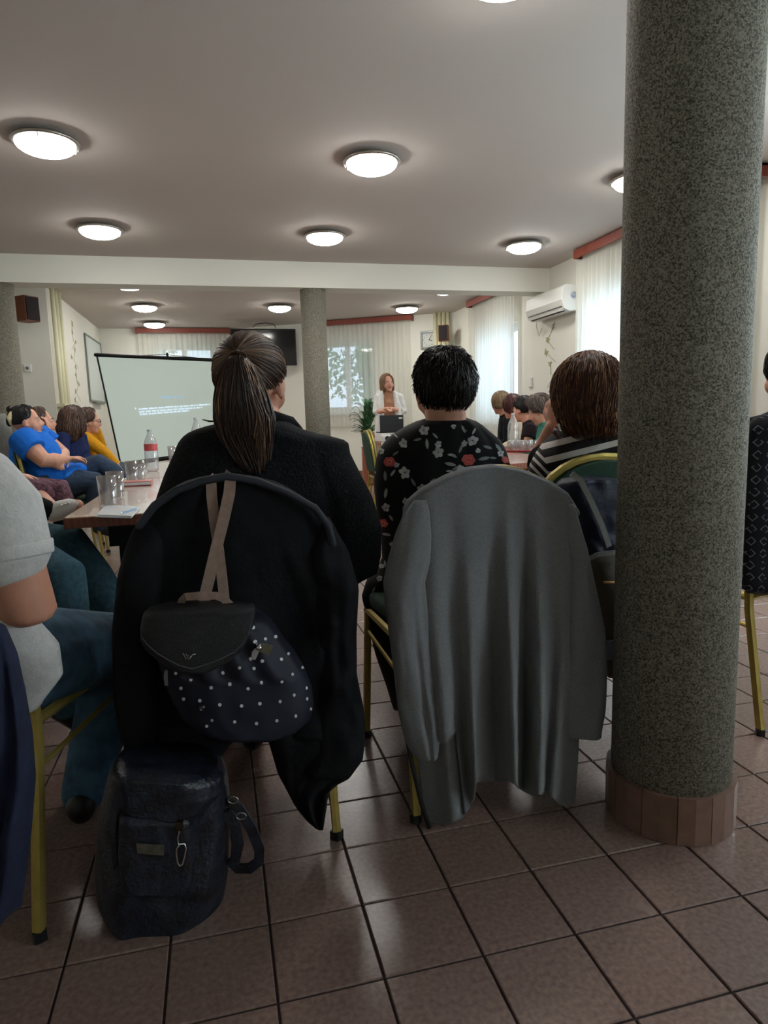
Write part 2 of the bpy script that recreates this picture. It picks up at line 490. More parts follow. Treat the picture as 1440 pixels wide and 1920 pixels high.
def column(x, y, r, top, label, plinth=True):
    t = empty('column', (x, y, 0), label, 'column')
    M = Matrix.Translation((x, y, 0))
    MB().lathe([(r, .0), (r, top)], M, n=96).build('shaft', M_stone, t, smooth=False)
    for p in t.children[0].data.polygons: p.use_smooth = abs(p.normal.z) < .5
    if plinth:
        n = 12
        for k in range(n):
            a0 = 2*pi*k/n+.006; a1 = 2*pi*(k+1)/n-.006
            ri, ro = r-.004, r+.013
            pts = [(cos(a)*q, sin(a)*q) for q in (ri, ro) for a in (a0, (a0+a1)/2, a1)]
            z0, z1 = .001, .122
            vs = [M @ Vector((px, py, z)) for z in (z0, z1) for px, py in pts]
            fs = [(0, 3, 4, 1), (1, 4, 5, 2), (6, 7, 10, 9), (7, 8, 11, 10), (3, 9, 10, 4), (4, 10, 11, 5), (0, 1, 7, 6), (1, 2, 8, 7), (0, 6, 9, 3), (2, 5, 11, 8)]
            m = MB(); m.add(vs, fs); m.build('plinth_tile', M_plinth, t)
    return t
column(1.103, 1.422, .146, CEIL, 'grey pebble-dash round column in the right foreground with a tiled plinth')
column(1.182, 7.95, .146, 2.52, 'pale grey round column in the middle of the hall under the beam')
column(-2.10, 7.95, .146, 2.52, 'grey round column at the left edge behind the seated people')

# ---------------------------------------------------------------- ceiling lamps
M_lampglass = mat('opal lamp glass', S(250, 250, 245), .3, emit=(1, .975, .93, 1), emit_s=LAMP)
M_lampback = mat('lamp rim metal', S(170, 165, 158), .3, metal=.9)
def lamp(x, y):
    t = empty('ceiling_lamp', (x, y, CEIL), '', 'lamp', 'round opal ceiling lamps')
    M = Matrix.Translation((x, y, CEIL))
    MB().lathe([(.10, -.001), (.115, -.02), (.19, -.024), (.198, -.034), (.192, -.044), (.17, -.044)], M, n=40).build('rim', M_lampback, t, smooth=True)
    prof = [(.172*cos(a), -.045-.062*sin(a)) for a in [i/9*pi/2 for i in range(10)]]
    MB().lathe(prof, M, n=40).build('glass_bowl', M_lampglass, t, smooth=True)
    for k in range(3):
        a = k*2*pi/3+.5
        MB().loft([(x+.188*cos(a), y+.188*sin(a), CEIL-.03), (x+.176*cos(a), y+.176*sin(a), CEIL-.062)], [.005, .004], n=6).build('clip', M_chrome, t)
    return t
lamps = [(1.2, 2.66, 'ceiling lamp cut off by the top edge of the photo'),
         (-.9, 4.72, 'big ceiling lamp at the upper left, nearest on the left'),
         (1.14, 4.70, 'ceiling lamp at upper centre, above the two front people'),
         (3.2, 4.72, 'ceiling lamp hidden mostly behind the foreground column'),
         (-.89, 6.66, 'ceiling lamp on the left just before the beam'),
         (1.12, 6.60, 'ceiling lamp in the centre just before the beam'),
         (3.22, 6.68, 'ceiling lamp on the right just before the beam, near the right wall'),
         (-.93, 9.1, 'ceiling lamp on the left directly behind the beam, partly cut by it'),
         (1.1, 9.0, 'ceiling lamp directly behind the beam at the middle column'),
         (3.17, 9.05, 'ceiling lamp directly behind the beam on the right'),
         (-.91, 10.8, 'ceiling lamp above the projection screen, second behind the beam'),
         (1.07, 10.7, 'ceiling lamp left of the middle column, before the television'),
         (3.1, 10.68, 'ceiling lamp over the presenter by the back window'),
         (-.92, 12.6, 'ceiling lamp farthest on the left, by the back wall'),
         (1.05, 12.5, 'ceiling lamp hung next to the television')]
for x, y, lb in lamps[:14]:
    t = lamp(x, y); t['label'] = lb

# ---------------------------------------------------------------- curtains and pelmets
def curtain_mat(dens):
    m = bpy.data.materials.new('sheer white curtain'); m.use_nodes = True; nt = m.node_tree; b = nt.nodes['Principled BSDF']; nt.nodes.remove(b)
    tr = nt.nodes.new('ShaderNodeBsdfTransparent'); tl_ = nt.nodes.new('ShaderNodeBsdfTranslucent'); df = nt.nodes.new('ShaderNodeBsdfDiffuse')
    tl_.inputs[0].default_value = S(240, 243, 240); df.inputs[0].default_value = S(236, 234, 224)
    a = nt.nodes.new('ShaderNodeMixShader'); a.inputs[0].default_value = .5
    nt.links.new(tl_.outputs[0], a.inputs[1]); nt.links.new(df.outputs[0], a.inputs[2])
    b2 = nt.nodes.new('ShaderNodeMixShader'); b2.inputs[0].default_value = dens
    nt.links.new(tr.outputs[0], b2.inputs[1]); nt.links.new(a.outputs[0], b2.inputs[2])
    nt.links.new(b2.outputs[0], nt.nodes['Material Output'].inputs[0])
    return m
M_curt = curtain_mat(.86)
M_curt_thin = curtain_mat(.62)
def curtain(M, s0, s1, z0, z1, off, label, waves=None, m=None):
    L = s1-s0; waves = waves or L*11
    rnd = random.Random(int(s0*100)+int(z1*10)); ph = [rnd.uniform(0, 6) for _ in range(4)]
    def fn(u, v):
        s = s0+L*u
        a = .022*sin(u*waves*2*pi+ph[0]+1.2*sin(u*9+ph[1]))+.01*sin(u*waves*4.3+ph[2])
        return M @ Vector((s, -off-a*(.6+.4*v), z1+(z0-z1)*v))
    o = MB().grid(fn, int(L*110), 8).build('sheer_curtain', m or M_curt, smooth=True, fix=False)
    tag(o, label, 'curtain')
def pelmet(M, s0, s1, label, z0=2.70, z1=2.79, off=.17):
    mb = MB(); mb.box((s0, -off-.02, z0), (s1, -off, z1), M); mb.box((s0, -off, z0), (s0+.02, -.005, z1), M); mb.box((s1-.02, -off, z0), (s1, -.005, z1), M)
    mb.box((s0, -off, z1-.02), (s1, -.005, z1), M)
    o = mb.build('curtain_pelmet', M_pelmet, bevel=.003); tag(o, label, 'pelmet')
curtain(Mr, 7.45, 9.98, .06, 2.74, .1, 'white sheer curtain on the right wall, just left of the foreground column')
pelmet(Mr, 7.3, 9.9, 'red-brown curtain pelmet on the right wall beside the foreground column')
curtain(Mr, 11.62, 13.3, .5, 2.74, .1, 'white sheer curtain on the right wall beyond the air conditioner')
pelmet(Mr, 11.65, 13.15, 'red-brown curtain pelmet on the right wall beyond the air conditioner')
curtain(Mr, 3.8, 6.75, .06, 2.74, .1, 'white sheer curtain on the right wall behind the foreground column')
curtain(Mr, 1.0, 3.3, .06, 2.74, .1, 'white sheer curtain on the right wall beside the camera')
curtain(Ma, .77, 2.42, .9, 2.72, .1, 'white sheer curtain over the garden window behind the presenter', m=M_curt_thin)
pelmet(Ma, .72, 2.48, 'red-brown curtain pelmet above the garden window behind the presenter')
curtain(Mb, .06, 1.7, .9, 2.7, .1, 'white sheer curtain behind the top of the projection screen', m=M_curt_thin)
pelmet(Mb, .02, 1.72, 'red-brown curtain pelmet above the projection screen')

# ---------------------------------------------------------------- garden outside
M_bark = mat('tree bark', S(120, 116, 110), .9, noise_amt=.3, noise_scale=15, bump=.6, bump_scale=30)
M_leaf = mat('garden leaves', S(70, 128, 66), .6, noise_amt=.4, noise_scale=3)
M_leaf2 = mat('bright hedge leaves', S(82, 156, 96), .6, noise_amt=.35, noise_scale=3)
o = MB().box((-25, 16, -.5), (30, 45, -.3)).build('ground', mat('garden lawn', S(96, 128, 70), .9, noise_amt=.3, noise_scale=3), kind='structure')
def leafcloud(c, r, n, size, m, name, parent, seed):
    rnd = random.Random(seed); mb = MB()
    for _ in range(n):
        d = Vector((rnd.gauss(0, 1), rnd.gauss(0, 1), rnd.gauss(0, 1))).normalized()*(rnd.random()**.45)
        p = Vector(c)+Vector((d.x*r[0], d.y*r[1], d.z*r[2]))
        if noise.noise(p*.9+Vector((seed, 0, 0))) < -.12: continue
        a = Vector((rnd.gauss(0, 1), rnd.gauss(0, 1), rnd.gauss(0, 1))).normalized()*size*rnd.uniform(.6, 1.3)
        b = a.orthogonal().normalized()*a.length*.5
        mb.add([p-a, p-b, p+a, p+b], [(0, 1, 2, 3)])
    return mb.build(name, m, parent, kind='stuff', fix=False)
def tree(x, y, h, r, label, seed, trunk=.16):
    t = empty('tree', (x, y, -.3), label, 'tree')
    MB().loft([(x, y, -.3), (x+.05, y, h*.4), (x-.1, y, h*.7)], [trunk, trunk*.8, trunk*.5], n=10).build('trunk', M_bark, t, smooth=True)
    leafcloud((x, y, h*.8), (r, r, r*.8), 2600, .11, M_leaf, 'crown', t, seed)
tree(4.6, 20.0, 3.6, 1.9, 'garden tree seen through the window left of the presenter', 1, .30)
tree(8.0, 21.0, 5.0, 1.7, 'garden tree seen through the window nearest the presenter', 2, .16)
tree(2.6, 26, 6.0, 2.2, 'garden tree farther back beyond the middle column', 3)
tree(-2.5, 22, 5.0, 2.4, 'garden tree beyond the window behind the screen', 4)
hd = leafcloud((4.9, 17.2, .85), (1.5, .6, 1.0), 4200, .07, M_leaf2, 'garden_bush', None, 5)
tag(hd, 'bright green bush outside the window left of the presenter', 'bush'); 
if 'kind' in hd: del hd['kind']

# ---------------------------------------------------------------- wall fittings
def boxobj(name, a, b, m, parent=None, M=None, bevel=.003, label=None): return MB().box(a, b, M).build(name, m, parent, bevel=bevel, label=label)
# air conditioner on the right wall
t = empty('air_conditioner', (4.1, 7.5, 2.3), 'white wall-mounted air conditioner on the right wall under the end of the beam', 'air conditioner')
acx = [(.0, .005), (.0, .27), (.17, .29), (.21, .26), (.225, .12), (.19, .02), (.12, -.005)]
def ac_section(mb, y0_, y1_, sc=1):
    z = 2.19
    vs = [(4.098-a*sc, y, z+b) for y in (y0_, y1_) for a, b in acx]; n = len(acx)
    fs = [tuple(range(n)), tuple(range(n, 2*n))[::-1]]+[(k, (k+1) % n, n+(k+1) % n, n+k) for k in range(n)]
    mb.add(vs, fs)
mb = MB(); ac_section(mb, 7.08, 8.0); mb.build('body', M_white, t, bevel=.008)
MB().box((3.888, 7.12, 2.235), (3.905, 7.96, 2.243)).build('air_slot', M_black, t)
MB().box((3.90, 7.13, 2.196), (3.975, 7.95, 2.202), None).build('louvre', M_white, t, bevel=.001)
MB().box((3.93, 7.13, 2.185), (3.94, 7.95, 2.197)).build('air_slot', M_black, t)
MB().loft([(4.02, 7.072, 2.36), (4.02, 7.08, 2.36)], [.035, .035], n=16).build('badge', mat('badge grey', S(150, 160, 175), .4), t)
mb = MB(); mb.loft([(4.04, 7.99, 2.25), (4.05, 8.05, 2.15), (4.06, 8.0, 2.02), (4.07, 7.94, 2.1)], [.007]*4, n=6); mb.build('drain_hose', M_white, t, smooth=True)
# leaf decals painted down the walls
M_decal = mat('painted leaf ornament', S(176, 170, 128), .8, noise_amt=.1)
def ornament(fn, n, label, seed):
    rnd = random.Random(seed); mb = MB()
    for k in range(n):
        s0 = rnd.uniform(-.1, .1)+.08*sin(k*1.3); z = 2.35-k*(1.5/n)
        for q in range(5):
            a = q*2*pi/5+rnd.random(); L = rnd.uniform(.035, .06)
            pts = [(0, 0), (L*.5, L*.24), (L, 0), (L*.5, -L*.24)]
            mb.add([fn(s0+x*cos(a)-y*sin(a), z+x*sin(a)+y*cos(a)) for x, y in pts], [(0, 1, 2, 3)])
        if k < n-1:
            mb.add([fn(s0-.004, z), fn(s0+.004, z), fn(-s0+.004, z-.14), fn(-s0-.004, z-.14)], [(0, 1, 2, 3)])
    o = mb.build('painted_vine', M_decal, solid=.002); tag(o, label, 'wall ornament')
ornament(lambda s, z: Vector((4.096, 7.75+s*1.3, z-.25)), 10, 'pale leaf vine painted down the right wall below the air conditioner', 3)
ornament(lambda s, z: Vector((-1.966, 11.0+s*1.6, z+.2)), 12, 'pale leaf vine painted down the left wall beside the whiteboard', 5)
# vertical pipes
M_pipe = mat('cream painted pipe', S(214, 211, 178), .5)
t = empty('heating_pipes', (-1.92, 9.6, 0), 'cream heating pipes running up the left wall corner', 'pipe')
for k, (x, y) in enumerate(((-1.91, 9.56), (-1.91, 9.75), (-1.90, 9.9))):
    MB().loft([(x, y, .02), (x, y, CEIL)], [.028, .028], n=12, cap='flat').build('pipe', M_pipe, t, smooth=True)
MB().box((-1.968, 9.52, 1.3), (-1.87, 9.95, 1.34)).build('pipe_bracket', M_pipe, t)
t = empty('heating_pipes', (3.9, 11.1, 0), 'cream heating pipes in the far right corner behind the loudspeaker', 'pipe')
for k in range(4):
    x = 3.72+k*.09; p = Ma @ Vector((.33-.075*k, -.05, 0))
    MB().loft([(p.x, p.y, .02), (p.x, p.y, CEIL)], [.036, .036], n=12, cap='flat').build('pipe', M_pipe, t, smooth=True)
# loudspeakers
M_walnut = mat('walnut veneer', S(112, 62, 38), .5, noise_amt=.2, noise_scale=12, kind='wave')
M_cloth_b = mat('dark grille cloth', S(40, 34, 36), .95, bump=.3)
def speaker(c, rz, w, d, h, label):
    t = empty('loudspeaker', c, label, 'loudspeaker')
    M = Matrix.Translation(c) @ Matrix.Rotation(rz, 4, 'Z')
    MB().box((-w/2, -d/2, -h/2), (w/2, d/2, h/2), M).build('cabinet', M_walnut, t, bevel=.004)
    MB().box((-w/2+.012, -d/2-.012, -h/2+.012), (w/2-.012, -d/2, h/2-.012), M).build('grille', M_cloth_b, t, bevel=.003)
    MB().box((-.03, d/2, -.03), (.03, d/2+.27, .03), M).build('bracket', M_blackm, t)
c = at(50, 580, 9.3); speaker(tuple(c), radians(52), .2, .2, .3, 'brown loudspeaker on the white wall at the far left beside the column')
c = at(832, 625, 10.95); speaker(tuple(c), radians(-30), .16, .15, .26, 'brown loudspeaker in the far right corner beside the clock')
# wall clock on the angled wall
t = empty('wall_clock', (0, 0, 0), 'square grey wall clock with white dial right of the garden window', 'clock')
s = .42
def AW(s, z, o=0): return Ma @ Vector((s, -o, z))
pc = at(789, 628, 11.4)
s = (Ma.inverted() @ atz(789, 628, 2.42)).x; s = .45; zc = 2.36
t.location = AW(s, zc)
M_silver = mat('brushed silver plastic', S(130, 136, 134), .4, metal=.4)
mb = MB()
for a in ((-.15, -.15, .15, -.118), (-.15, .118, .15, .15), (-.15, -.118, -.118, .118), (.118, -.118, .15, .118)):
    mb.box((s+a[0], -.045, zc+a[1]), (s+a[2], -.002, zc+a[3]), Ma)
mb.build('frame', M_silver, t, bevel=.004)
MB().box((s-.118, -.02, zc-.118), (s+.118, -.002, zc+.118), Ma).build('dial', mat('clock dial', S(205, 208, 202), .5), t)
mb = MB()
for k in range(12):
    a = k*pi/6; mb.box((s+.095*sin(a)-.004, -.024, zc+.095*cos(a)-.008), (s+.095*sin(a)+.004, -.02, zc+.095*cos(a)+.008), Ma)
mb.build('hour_marks', M_black, t)
for L, ang, wd in ((.055, 1.9, .006), (.085, .55, .004)):
    mb = MB(); mb.loft([AW(s, zc, .028), AW(s-L*sin(ang), zc+L*cos(ang), .028)], [wd, wd*.6], n=6); mb.build('clock_hand', M_black, t)
# sockets and switch
c = at(52, 690, 9.48); o = boxobj('wall_socket', (c.x-.04, 9.47, c.z-.05), (c.x+.04, 9.5, c.z+.05), M_white); tag(o, 'small white socket on the wall behind the left column', 'socket')
MB().loft([(c.x, 9.465, c.z), (c.x, 9.472, c.z)], [.02, .02], n=12).build('socket_hole', M_silver, o)
c = atx(993, 717, 4.08); o = boxobj('wall_socket', (4.07, c.y-.05, c.z-.06), (4.1, c.y+.05, c.z+.06), M_white); tag(o, 'small white switch on the right wall under the air conditioner', 'switch')
# whiteboard on far left wall
t = empty('whiteboard', (-1.96, 12.7, 2.0), 'framed whiteboard on the left wall beside the projection screen', 'whiteboard')
MB().box((-1.965, 11.95, 1.47), (-1.95, 13.42, 2.5)).build('board', mat('white enamel', S(205, 215, 212), .25), t)
mb = MB()
for a in ((11.92, 1.44, 13.45, 1.47), (11.92, 2.5, 13.45, 2.53), (11.92, 1.47, 11.95, 2.5), (13.42, 1.47, 13.45, 2.5)):
    mb.box((-1.968, a[0], a[1]), (-1.94, a[2], a[3]))
mb.build('frame', mat('grey aluminium', S(128, 138, 132), .4, metal=.6), t, bevel=.003)
MB().box((-1.96, 12.2, 1.42), (-1.9, 13.0, 1.44)).build('pen_tray', M_silver, t)
# television
t = empty('television', (1.0, 12.8, 2.4), 'black flat television hung high on the back wall behind the ponytail', 'television')
Yt = 12.45
TL, TR, BR = at(431, 615, Yt), at(554, 615, Yt), at(553, 685, Yt)
x0_, x1_, z1_, z0_ = TL.x, TR.x, TL.z-.01, BR.z
MB().box((x0_, Yt, z0_), (x1_, Yt+.06, z1_)).build('housing', M_black, t, bevel=.01)
MB().box((x0_+.02, Yt-.004, z0_+.02), (x1_-.02, Yt, z1_-.02)).build('screen', mat('dark glossy screen', S(12, 13, 15), .12, spec=.6), t)
MB().box(((x0_+x1_)/2-.1, Yt+.06, z0_+.2), ((x0_+x1_)/2+.1, Yt+.3, z0_+.5)).build('wall_bracket', M_blackm, t)
mb = MB(); xc = at(497, 610, Yt-.25)
mb.loft([(xc.x-.2, Yt-.02, z1_+.02), (xc.x-.16, Yt-.2, z1_+.05), (xc.x, Yt-.3, z1_+.06), (xc.x+.16, Yt-.2, z1_+.05), (xc.x+.2, Yt-.02, z1_+.02)], [.007]*5, n=6)
mb.loft([(xc.x-.17, Yt-.2, z1_-.03), (xc.x, Yt-.27, z1_-.05), (xc.x+.17, Yt-.2, z1_-.03)], [.006]*3, n=6)
mb.build('cable', M_black, t, smooth=True)

# ---------------------------------------------------------------- projection screen
M_scr = bpy.data.materials.new('matt projection screen'); M_scr.use_nodes = True
b = M_scr.node_tree.nodes['Principled BSDF']; b.inputs['Base Color'].default_value = S(198, 206, 198); b.inputs['Roughness'].default_value = .9
b.inputs['Emission Color'].default_value = S(176, 196, 184); b.inputs['Emission Strength'].default_value = .22  # sheet glows by itself, standing in for the projector's light on it
TLp, BLp = at(183, 668, 8.5), at(227, 869, 8.45)
TRp, BRp = at(446, 679, 8.75), at(455, 838, 8.75)
t = empty('projection_screen', (TLp.x+.8, 8.6, 0), 'large white projection screen on a stand showing a faint text slide', 'projection screen')
def SC(u, v, off=0): 
    p = TLp.lerp(TRp, u).lerp(BLp.lerp(BRp, u), v); return p+Vector((0, -off, 0))
MB().grid(lambda u, v: SC(u, v), 12, 12).build('screen_sheet', M_scr, t, solid=.004)
MB().loft([SC(-.01, -.012), SC(1.02, -.012)], [.022, .022], n=10).build('top_rail', M_blackm, t, smooth=True)
MB().loft([SC(-.004, 0), SC(-.004, 1)], [.010, .010], n=8).build('side_edge', M_blackm, t, smooth=True)
MB().loft([SC(-.02, 1.01), SC(1.02, 1.01)], [.026, .026], n=10).build('bottom_rail', M_blackm, t, smooth=True)
mb = MB(); ct = SC(.5, 0)
mb.loft([SC(.48, -.06)+Vector((0, .05, 0)), SC(.48, .0)+Vector((0, .06, 0)), (ct.x, ct.y+.08, .5)], [.014]*3, n=8)
mb.loft([SC(.1, -.01), SC(.48, -.045), SC(.9, -.01)], [.004]*3, n=6)
mb.build('mast', M_blackm, t, smooth=True)
for k in range(3):
    a = k*2*pi/3+.5; mb = MB(); mb.loft([(ct.x, ct.y+.08, .5), (ct.x+.45*cos(a), ct.y+.08+.4*sin(a), .015)], [.012, .012], n=8); mb.build('leg', M_blackm, t, smooth=True)
M_txt = mat('projected text light', S(225, 240, 255), .8, emit=S(205, 232, 255), emit_s=.55)
M_txt2 = mat('projected heading light', S(190, 225, 250), .8, emit=S(150, 205, 245), emit_s=.18)
def SP(px, py):  # photo pixel to sheet coordinates
    return (px-186)/(446-186), (py-668)/(868-668)
rnd = random.Random(4); mb = MB()
for row, (ya, xa, xb) in enumerate(((768, 241, 383), (773.5, 241, 366), (778.5, 241, 338))):
    x = xa
    while x < xb:
        wl = rnd.uniform(3, 13); x2 = min(xb, x+wl)
        cx = x
        while cx < x2-.8:
            cw = rnd.uniform(.9, 1.6); hh = rnd.choice((1.25, 1.25, 1.8)); 
            u0, v0 = SP(cx, ya-hh+(cx-241)*-.028*1); u1, v1 = SP(min(cx+cw, x2), ya+1.2+(cx-241)*-.028)
            mb.add([SC(u0, v0, .006), SC(u1, v0, .006), SC(u1, v1, .006), SC(u0, v1, .006)], [(0, 1, 2, 3)]); cx += cw+.45
        x = x2+1.6
u0, v0 = SP(234, 765); u1, v1 = SP(236, 768)
mb.add([SC(u0, v0, .006), SC(u1, v0, .006), SC(u1, v1, .006), SC(u0, v1, .006)], [(0, 1, 2, 3)])
mb.build('slide_text', M_txt, t, fix=False)
mb = MB(); x = 286
while x < 328:
    w_ = rnd.uniform(1.6, 2.6); u0, v0 = SP(x, 743.5); u1, v1 = SP(x+w_, 748.5)
    mb.add([SC(u0, v0, .006), SC(u1, v0, .006), SC(u1, v1, .006), SC(u0, v1, .006)], [(0, 1, 2, 3)]); x += w_+rnd.choice((.8, .8, 3))
mb.build('slide_heading', M_txt2, t, fix=False)
# ================================================================ FURNITURE
def bar(mb, pts, w=.011, side=None): return mb.loft(pts, [(w, w)]*len(pts), side=side, n=8, cap='flat', power=6)
def chair_proto(name='banquet_chair', empty_back=True):
    """gold steel chair with green dome back, facing +Y, built at the origin"""
    t = empty(name, (0, 0, 0), '', 'chair', 'gold banquet chairs with green pads')
    hw = .205
    def arch(z0, zt, k, y0, y1, n=14):
        pts = []
        for i in range(n+1):
            a = pi*i/n
            x = -k*cos(a); z = z0+(zt-z0)*sin(a)**.8
            pts.append((x, y0+(y1-y0)*(z-.45)/.47, z))
        return pts
    # back frame: uprights running into the dome
    up = [(-hw, -.2, .46)]+arch(.74, .915, hw, -.2, -.27)+[(hw, -.2, .46)]
    mb = MB(); bar(mb, up, .0105, side=(0, 1, 0)); mb.build('back_frame', M_gold, t)
    rows = []
    mb = MB(); vs = []; fs = []
    prof = [(x*.94, y, .74+(z-.74)*.93) for x, y, z in arch(.74, .915, hw, -.2, -.27)]
    base = [(x*.94, -.205, .5) for x in (-hw, hw)]
    ring = [(base[0][0], base[0][1], base[0][2])]+prof+[(base[1][0], base[1][1], base[1][2])]
    for dy in (-.022, .018):
        for k, p in enumerate(ring): vs.append((p[0], p[1]+dy, p[2]))
    n = len(ring)
    cz = [(0, -.24-.034, .7), (0, -.24+.03, .7)]
    vs += cz
    for k in range(n):
        k2 = (k+1) % n
        fs += [(k, k2, 2*n), (n+k2, n+k, 2*n+1), (k2, k, n+k, n+k2)]
    mb.add(vs, fs); mb.build('back_pad', M_green, t, bevel=.005, smooth=False)
    mb = MB(); mb.loft([(0, -.19, .482), (0, .22, .482)], [(.2, .034), (.205, .034)], side=(1, 0, 0), n=20, cap='flat', power=5)
    mb.build('seat_pad', M_green, t, bevel=.008, smooth=True)
    mb = MB(); 
    bar(mb, [(-.2, -.2, .44), (.2, -.2, .44)]); bar(mb, [(-.2, .21, .44), (.2, .21, .44)])
    bar(mb, [(-.2, -.2, .44), (-.2, .21, .44)]); bar(mb, [(.2, -.2, .44), (.2, .21, .44)])
    mb.build('seat_frame', M_gold, t)
    for sx in (-1, 1):
        mb = MB(); bar(mb, [(sx*.205, -.2, .46), (sx*.207, -.205, .40), (sx*.215, -.27, .02)], side=(1, 0, 0))
        l = mb.build('leg', M_gold, t); mb = MB(); mb.loft([(sx*.215, -.27, .0), (sx*.215, -.27, .022)], [.014, .014], n=8, cap='flat', power=5); mb.build('foot_cap', M_black, l)
        mb = MB(); bar(mb, [(sx*.2, .2, .45), (sx*.21, .23, .02)], side=(1, 0, 0))
        l = mb.build('leg', M_gold, t); mb = MB(); mb.loft([(sx*.21, .23, .0), (sx*.21, .23, .022)], [.014, .014], n=8, cap='flat', power=5); mb.build('foot_cap', M_black, l)
        mb = MB(); bar(mb, [(sx*.208, -.215, .345), (sx*.203, .205, .375)], .006); mb.build('side_brace', M_gold, t)
    return t
chair0 = chair_proto()
def put(x, y, deg, label, first=[True]):
    if first[0]:
        first[0] = False; chair0.location = (x, y, 0); chair0.rotation_euler = (0, 0, radians(deg)); chair0['label'] = label; return chair0
    return copy_tree(chair0, (x, y, 0), radians(deg), label)
put(.02, 1.82, 0, 'gold banquet chair of the ponytailed person, covered by a black coat')
put(.648, 1.84, 3, 'gold banquet chair of the person in the floral blouse, covered by a grey coat')
put(1.13, 2.08, 0, 'gold banquet chair of the person in the striped top, beside the foreground column')
put(-.52, 1.72, -21, 'nearest gold banquet chair at the left edge with a navy jacket over it')
put(1.80, 2.0, 12, 'gold banquet chair at the right edge beyond the foreground column')
put(-.98, 2.62, -60, 'gold banquet chair under the person in teal jeans at the left')
put(-1.42, 4.08, -72, 'gold banquet chair under the person in the floral skirt')
put(-1.14, 5.38, -74, 'gold and green banquet chair of the person in the blue tunic')
put(-1.20, 6.02, -76, 'gold banquet chair hidden behind the person in blue, under the person in grey florals')
put(-1.08, 6.62, -72, 'gold banquet chair of the person in the navy sweater')
put(-1.0, 7.4, -78, 'gold banquet chair of the person in the mustard sweater')
put(1.75, 6.7, -92, 'empty green-backed chair seen edge-on, left one of the pair before the presenter')
put(1.90, 7.2, -94, 'empty green-backed chair seen edge-on, right one of the pair before the presenter')
for k, (x, y, lb) in enumerate(((3.05, 5.62, 'gold banquet chair of the person in the green sweater'), (3.08, 6.2, 'gold banquet chair of the dark haired person with the bun'),
        (3.14, 6.8, 'gold banquet chair of the person with dark red hair'), (3.2, 7.4, 'gold banquet chair of the blond person in black'))):
    put(x, y, 80, lb)

M_tabletop = mat('pale glossy wood laminate', S(186, 152, 136), .22, noise_amt=.08, noise_scale=6, coat=.4)
M_edge = mat('reddish wood edge', S(140, 82, 62), .45, noise_amt=.12, noise_scale=14, kind='wave')
def table(x0, x1, y0, y1, label, group='long conference tables'):
    t = empty('conference_table', ((x0+x1)/2, (y0+y1)/2, 0), label, 'table', group)
    MB().box((x0, y0, .703), (x1, y1, .74)).build('table_edge', M_edge, t, bevel=.003)
    MB().box((x0+.004, y0+.004, .74), (x1-.004, y1-.004, .7415)).build('tabletop', M_tabletop, t)
    for yy in (y0+.22, y1-.22):
        for xx in (x0+.16, x1-.16):
            mb = MB(); mb.box((xx-.018, yy-.018, .04), (xx+.018, yy+.018, .70)); mb.box((xx-.05, yy-.03, .6), (xx+.05, yy+.03, .70)); l = mb.build('leg', M_blackm, t, bevel=.003)
            mb = MB(); mb.box((xx-.02, yy-.2, .0), (xx+.02, yy+.2, .035)); mb.build('foot', M_blackm, l, bevel=.004)
    mb = MB(); mb.box((x0+.16, y0+.2, .58), (x0+.18, y1-.2, .68)); mb.box((x1-.18, y0+.2, .58), (x1-.16, y1-.2, .68)); mb.build('apron', M_blackm, t)
    return t
table(-.52, .28, 2.44, 4.02, 'pale glossy conference table with reddish edge, nearest on the left')
table(-.53, .27, 4.04, 5.6, 'pale glossy conference table continuing the left row toward the screen')
table(1.56, 2.30, 3.86, 5.42, 'conference table with the tray of glasses on the right')
table(2.02, 2.66, 5.46, 6.96, 'conference table behind the tray table on the right')
# presenter's desk
t = empty('presenter_desk', (2.3, 8.3, 0), 'small desk with a pale cloth carrying the laptop and projector', 'table')
MB().box((1.95, 8.0, .70), (2.75, 8.6, .74)).build('tabletop', M_edge, t, bevel=.003)
for xx in (2.0, 2.7):
    for yy in (8.05, 8.55):
        MB().box((xx-.02, yy-.02, 0), (xx+.02, yy+.02, .70)).build('leg', M_blackm, t)
MB().box((1.955, 7.985, .35), (2.4, 7.998, .745)).build('table_cloth', cloth('cream desk cloth', (222, 212, 196)), t)

# laptop, projector
t = empty('laptop', (2.3, 8.2, .74), 'black open laptop on the presenter desk, seen from its back', 'laptop')
a_, b_, c_ = at(711, 779, 8.25), at(755, 779, 8.25), at(755, 800, 8.25)
MB().box((a_.x, 8.22, .86), (b_.x, 8.235, a_.z)).build('lid', M_black, t, bevel=.003)
MB().box((a_.x, 8.23, .85), (b_.x, 8.46, .865)).build('keyboard_base', M_black, t, bevel=.003)
MB().box((b_.x-.06, 8.216, a_.z-.05), (b_.x-.015, 8.221, a_.z-.03)).build('lid_badge', M_white, t)
o = MB().box((2.0, 8.18, .742), (2.5, 8.5, .85)).build('box', M_white, bevel=.006); tag(o, 'pale box under the laptop on the presenter desk', 'box')
t = empty('projector', (2.2, 8.08, .74), 'small white projector in front of the laptop on the desk', 'projector')
c = at(732, 798, 8.08)
MB().box((c.x-.12, 8.02, .742), (c.x+.13, 8.15, .83)).build('body', M_white, t, bevel=.015)
MB().loft([(c.x-.06, 8.0, .79), (c.x-.06, 8.03, .79)], [.028, .028], n=16, cap='flat').build('lens', M_black, t)
MB().box((c.x+.0, 8.04, .83), (c.x+.06, 8.1, .845)).build('button_panel', M_silver, t)

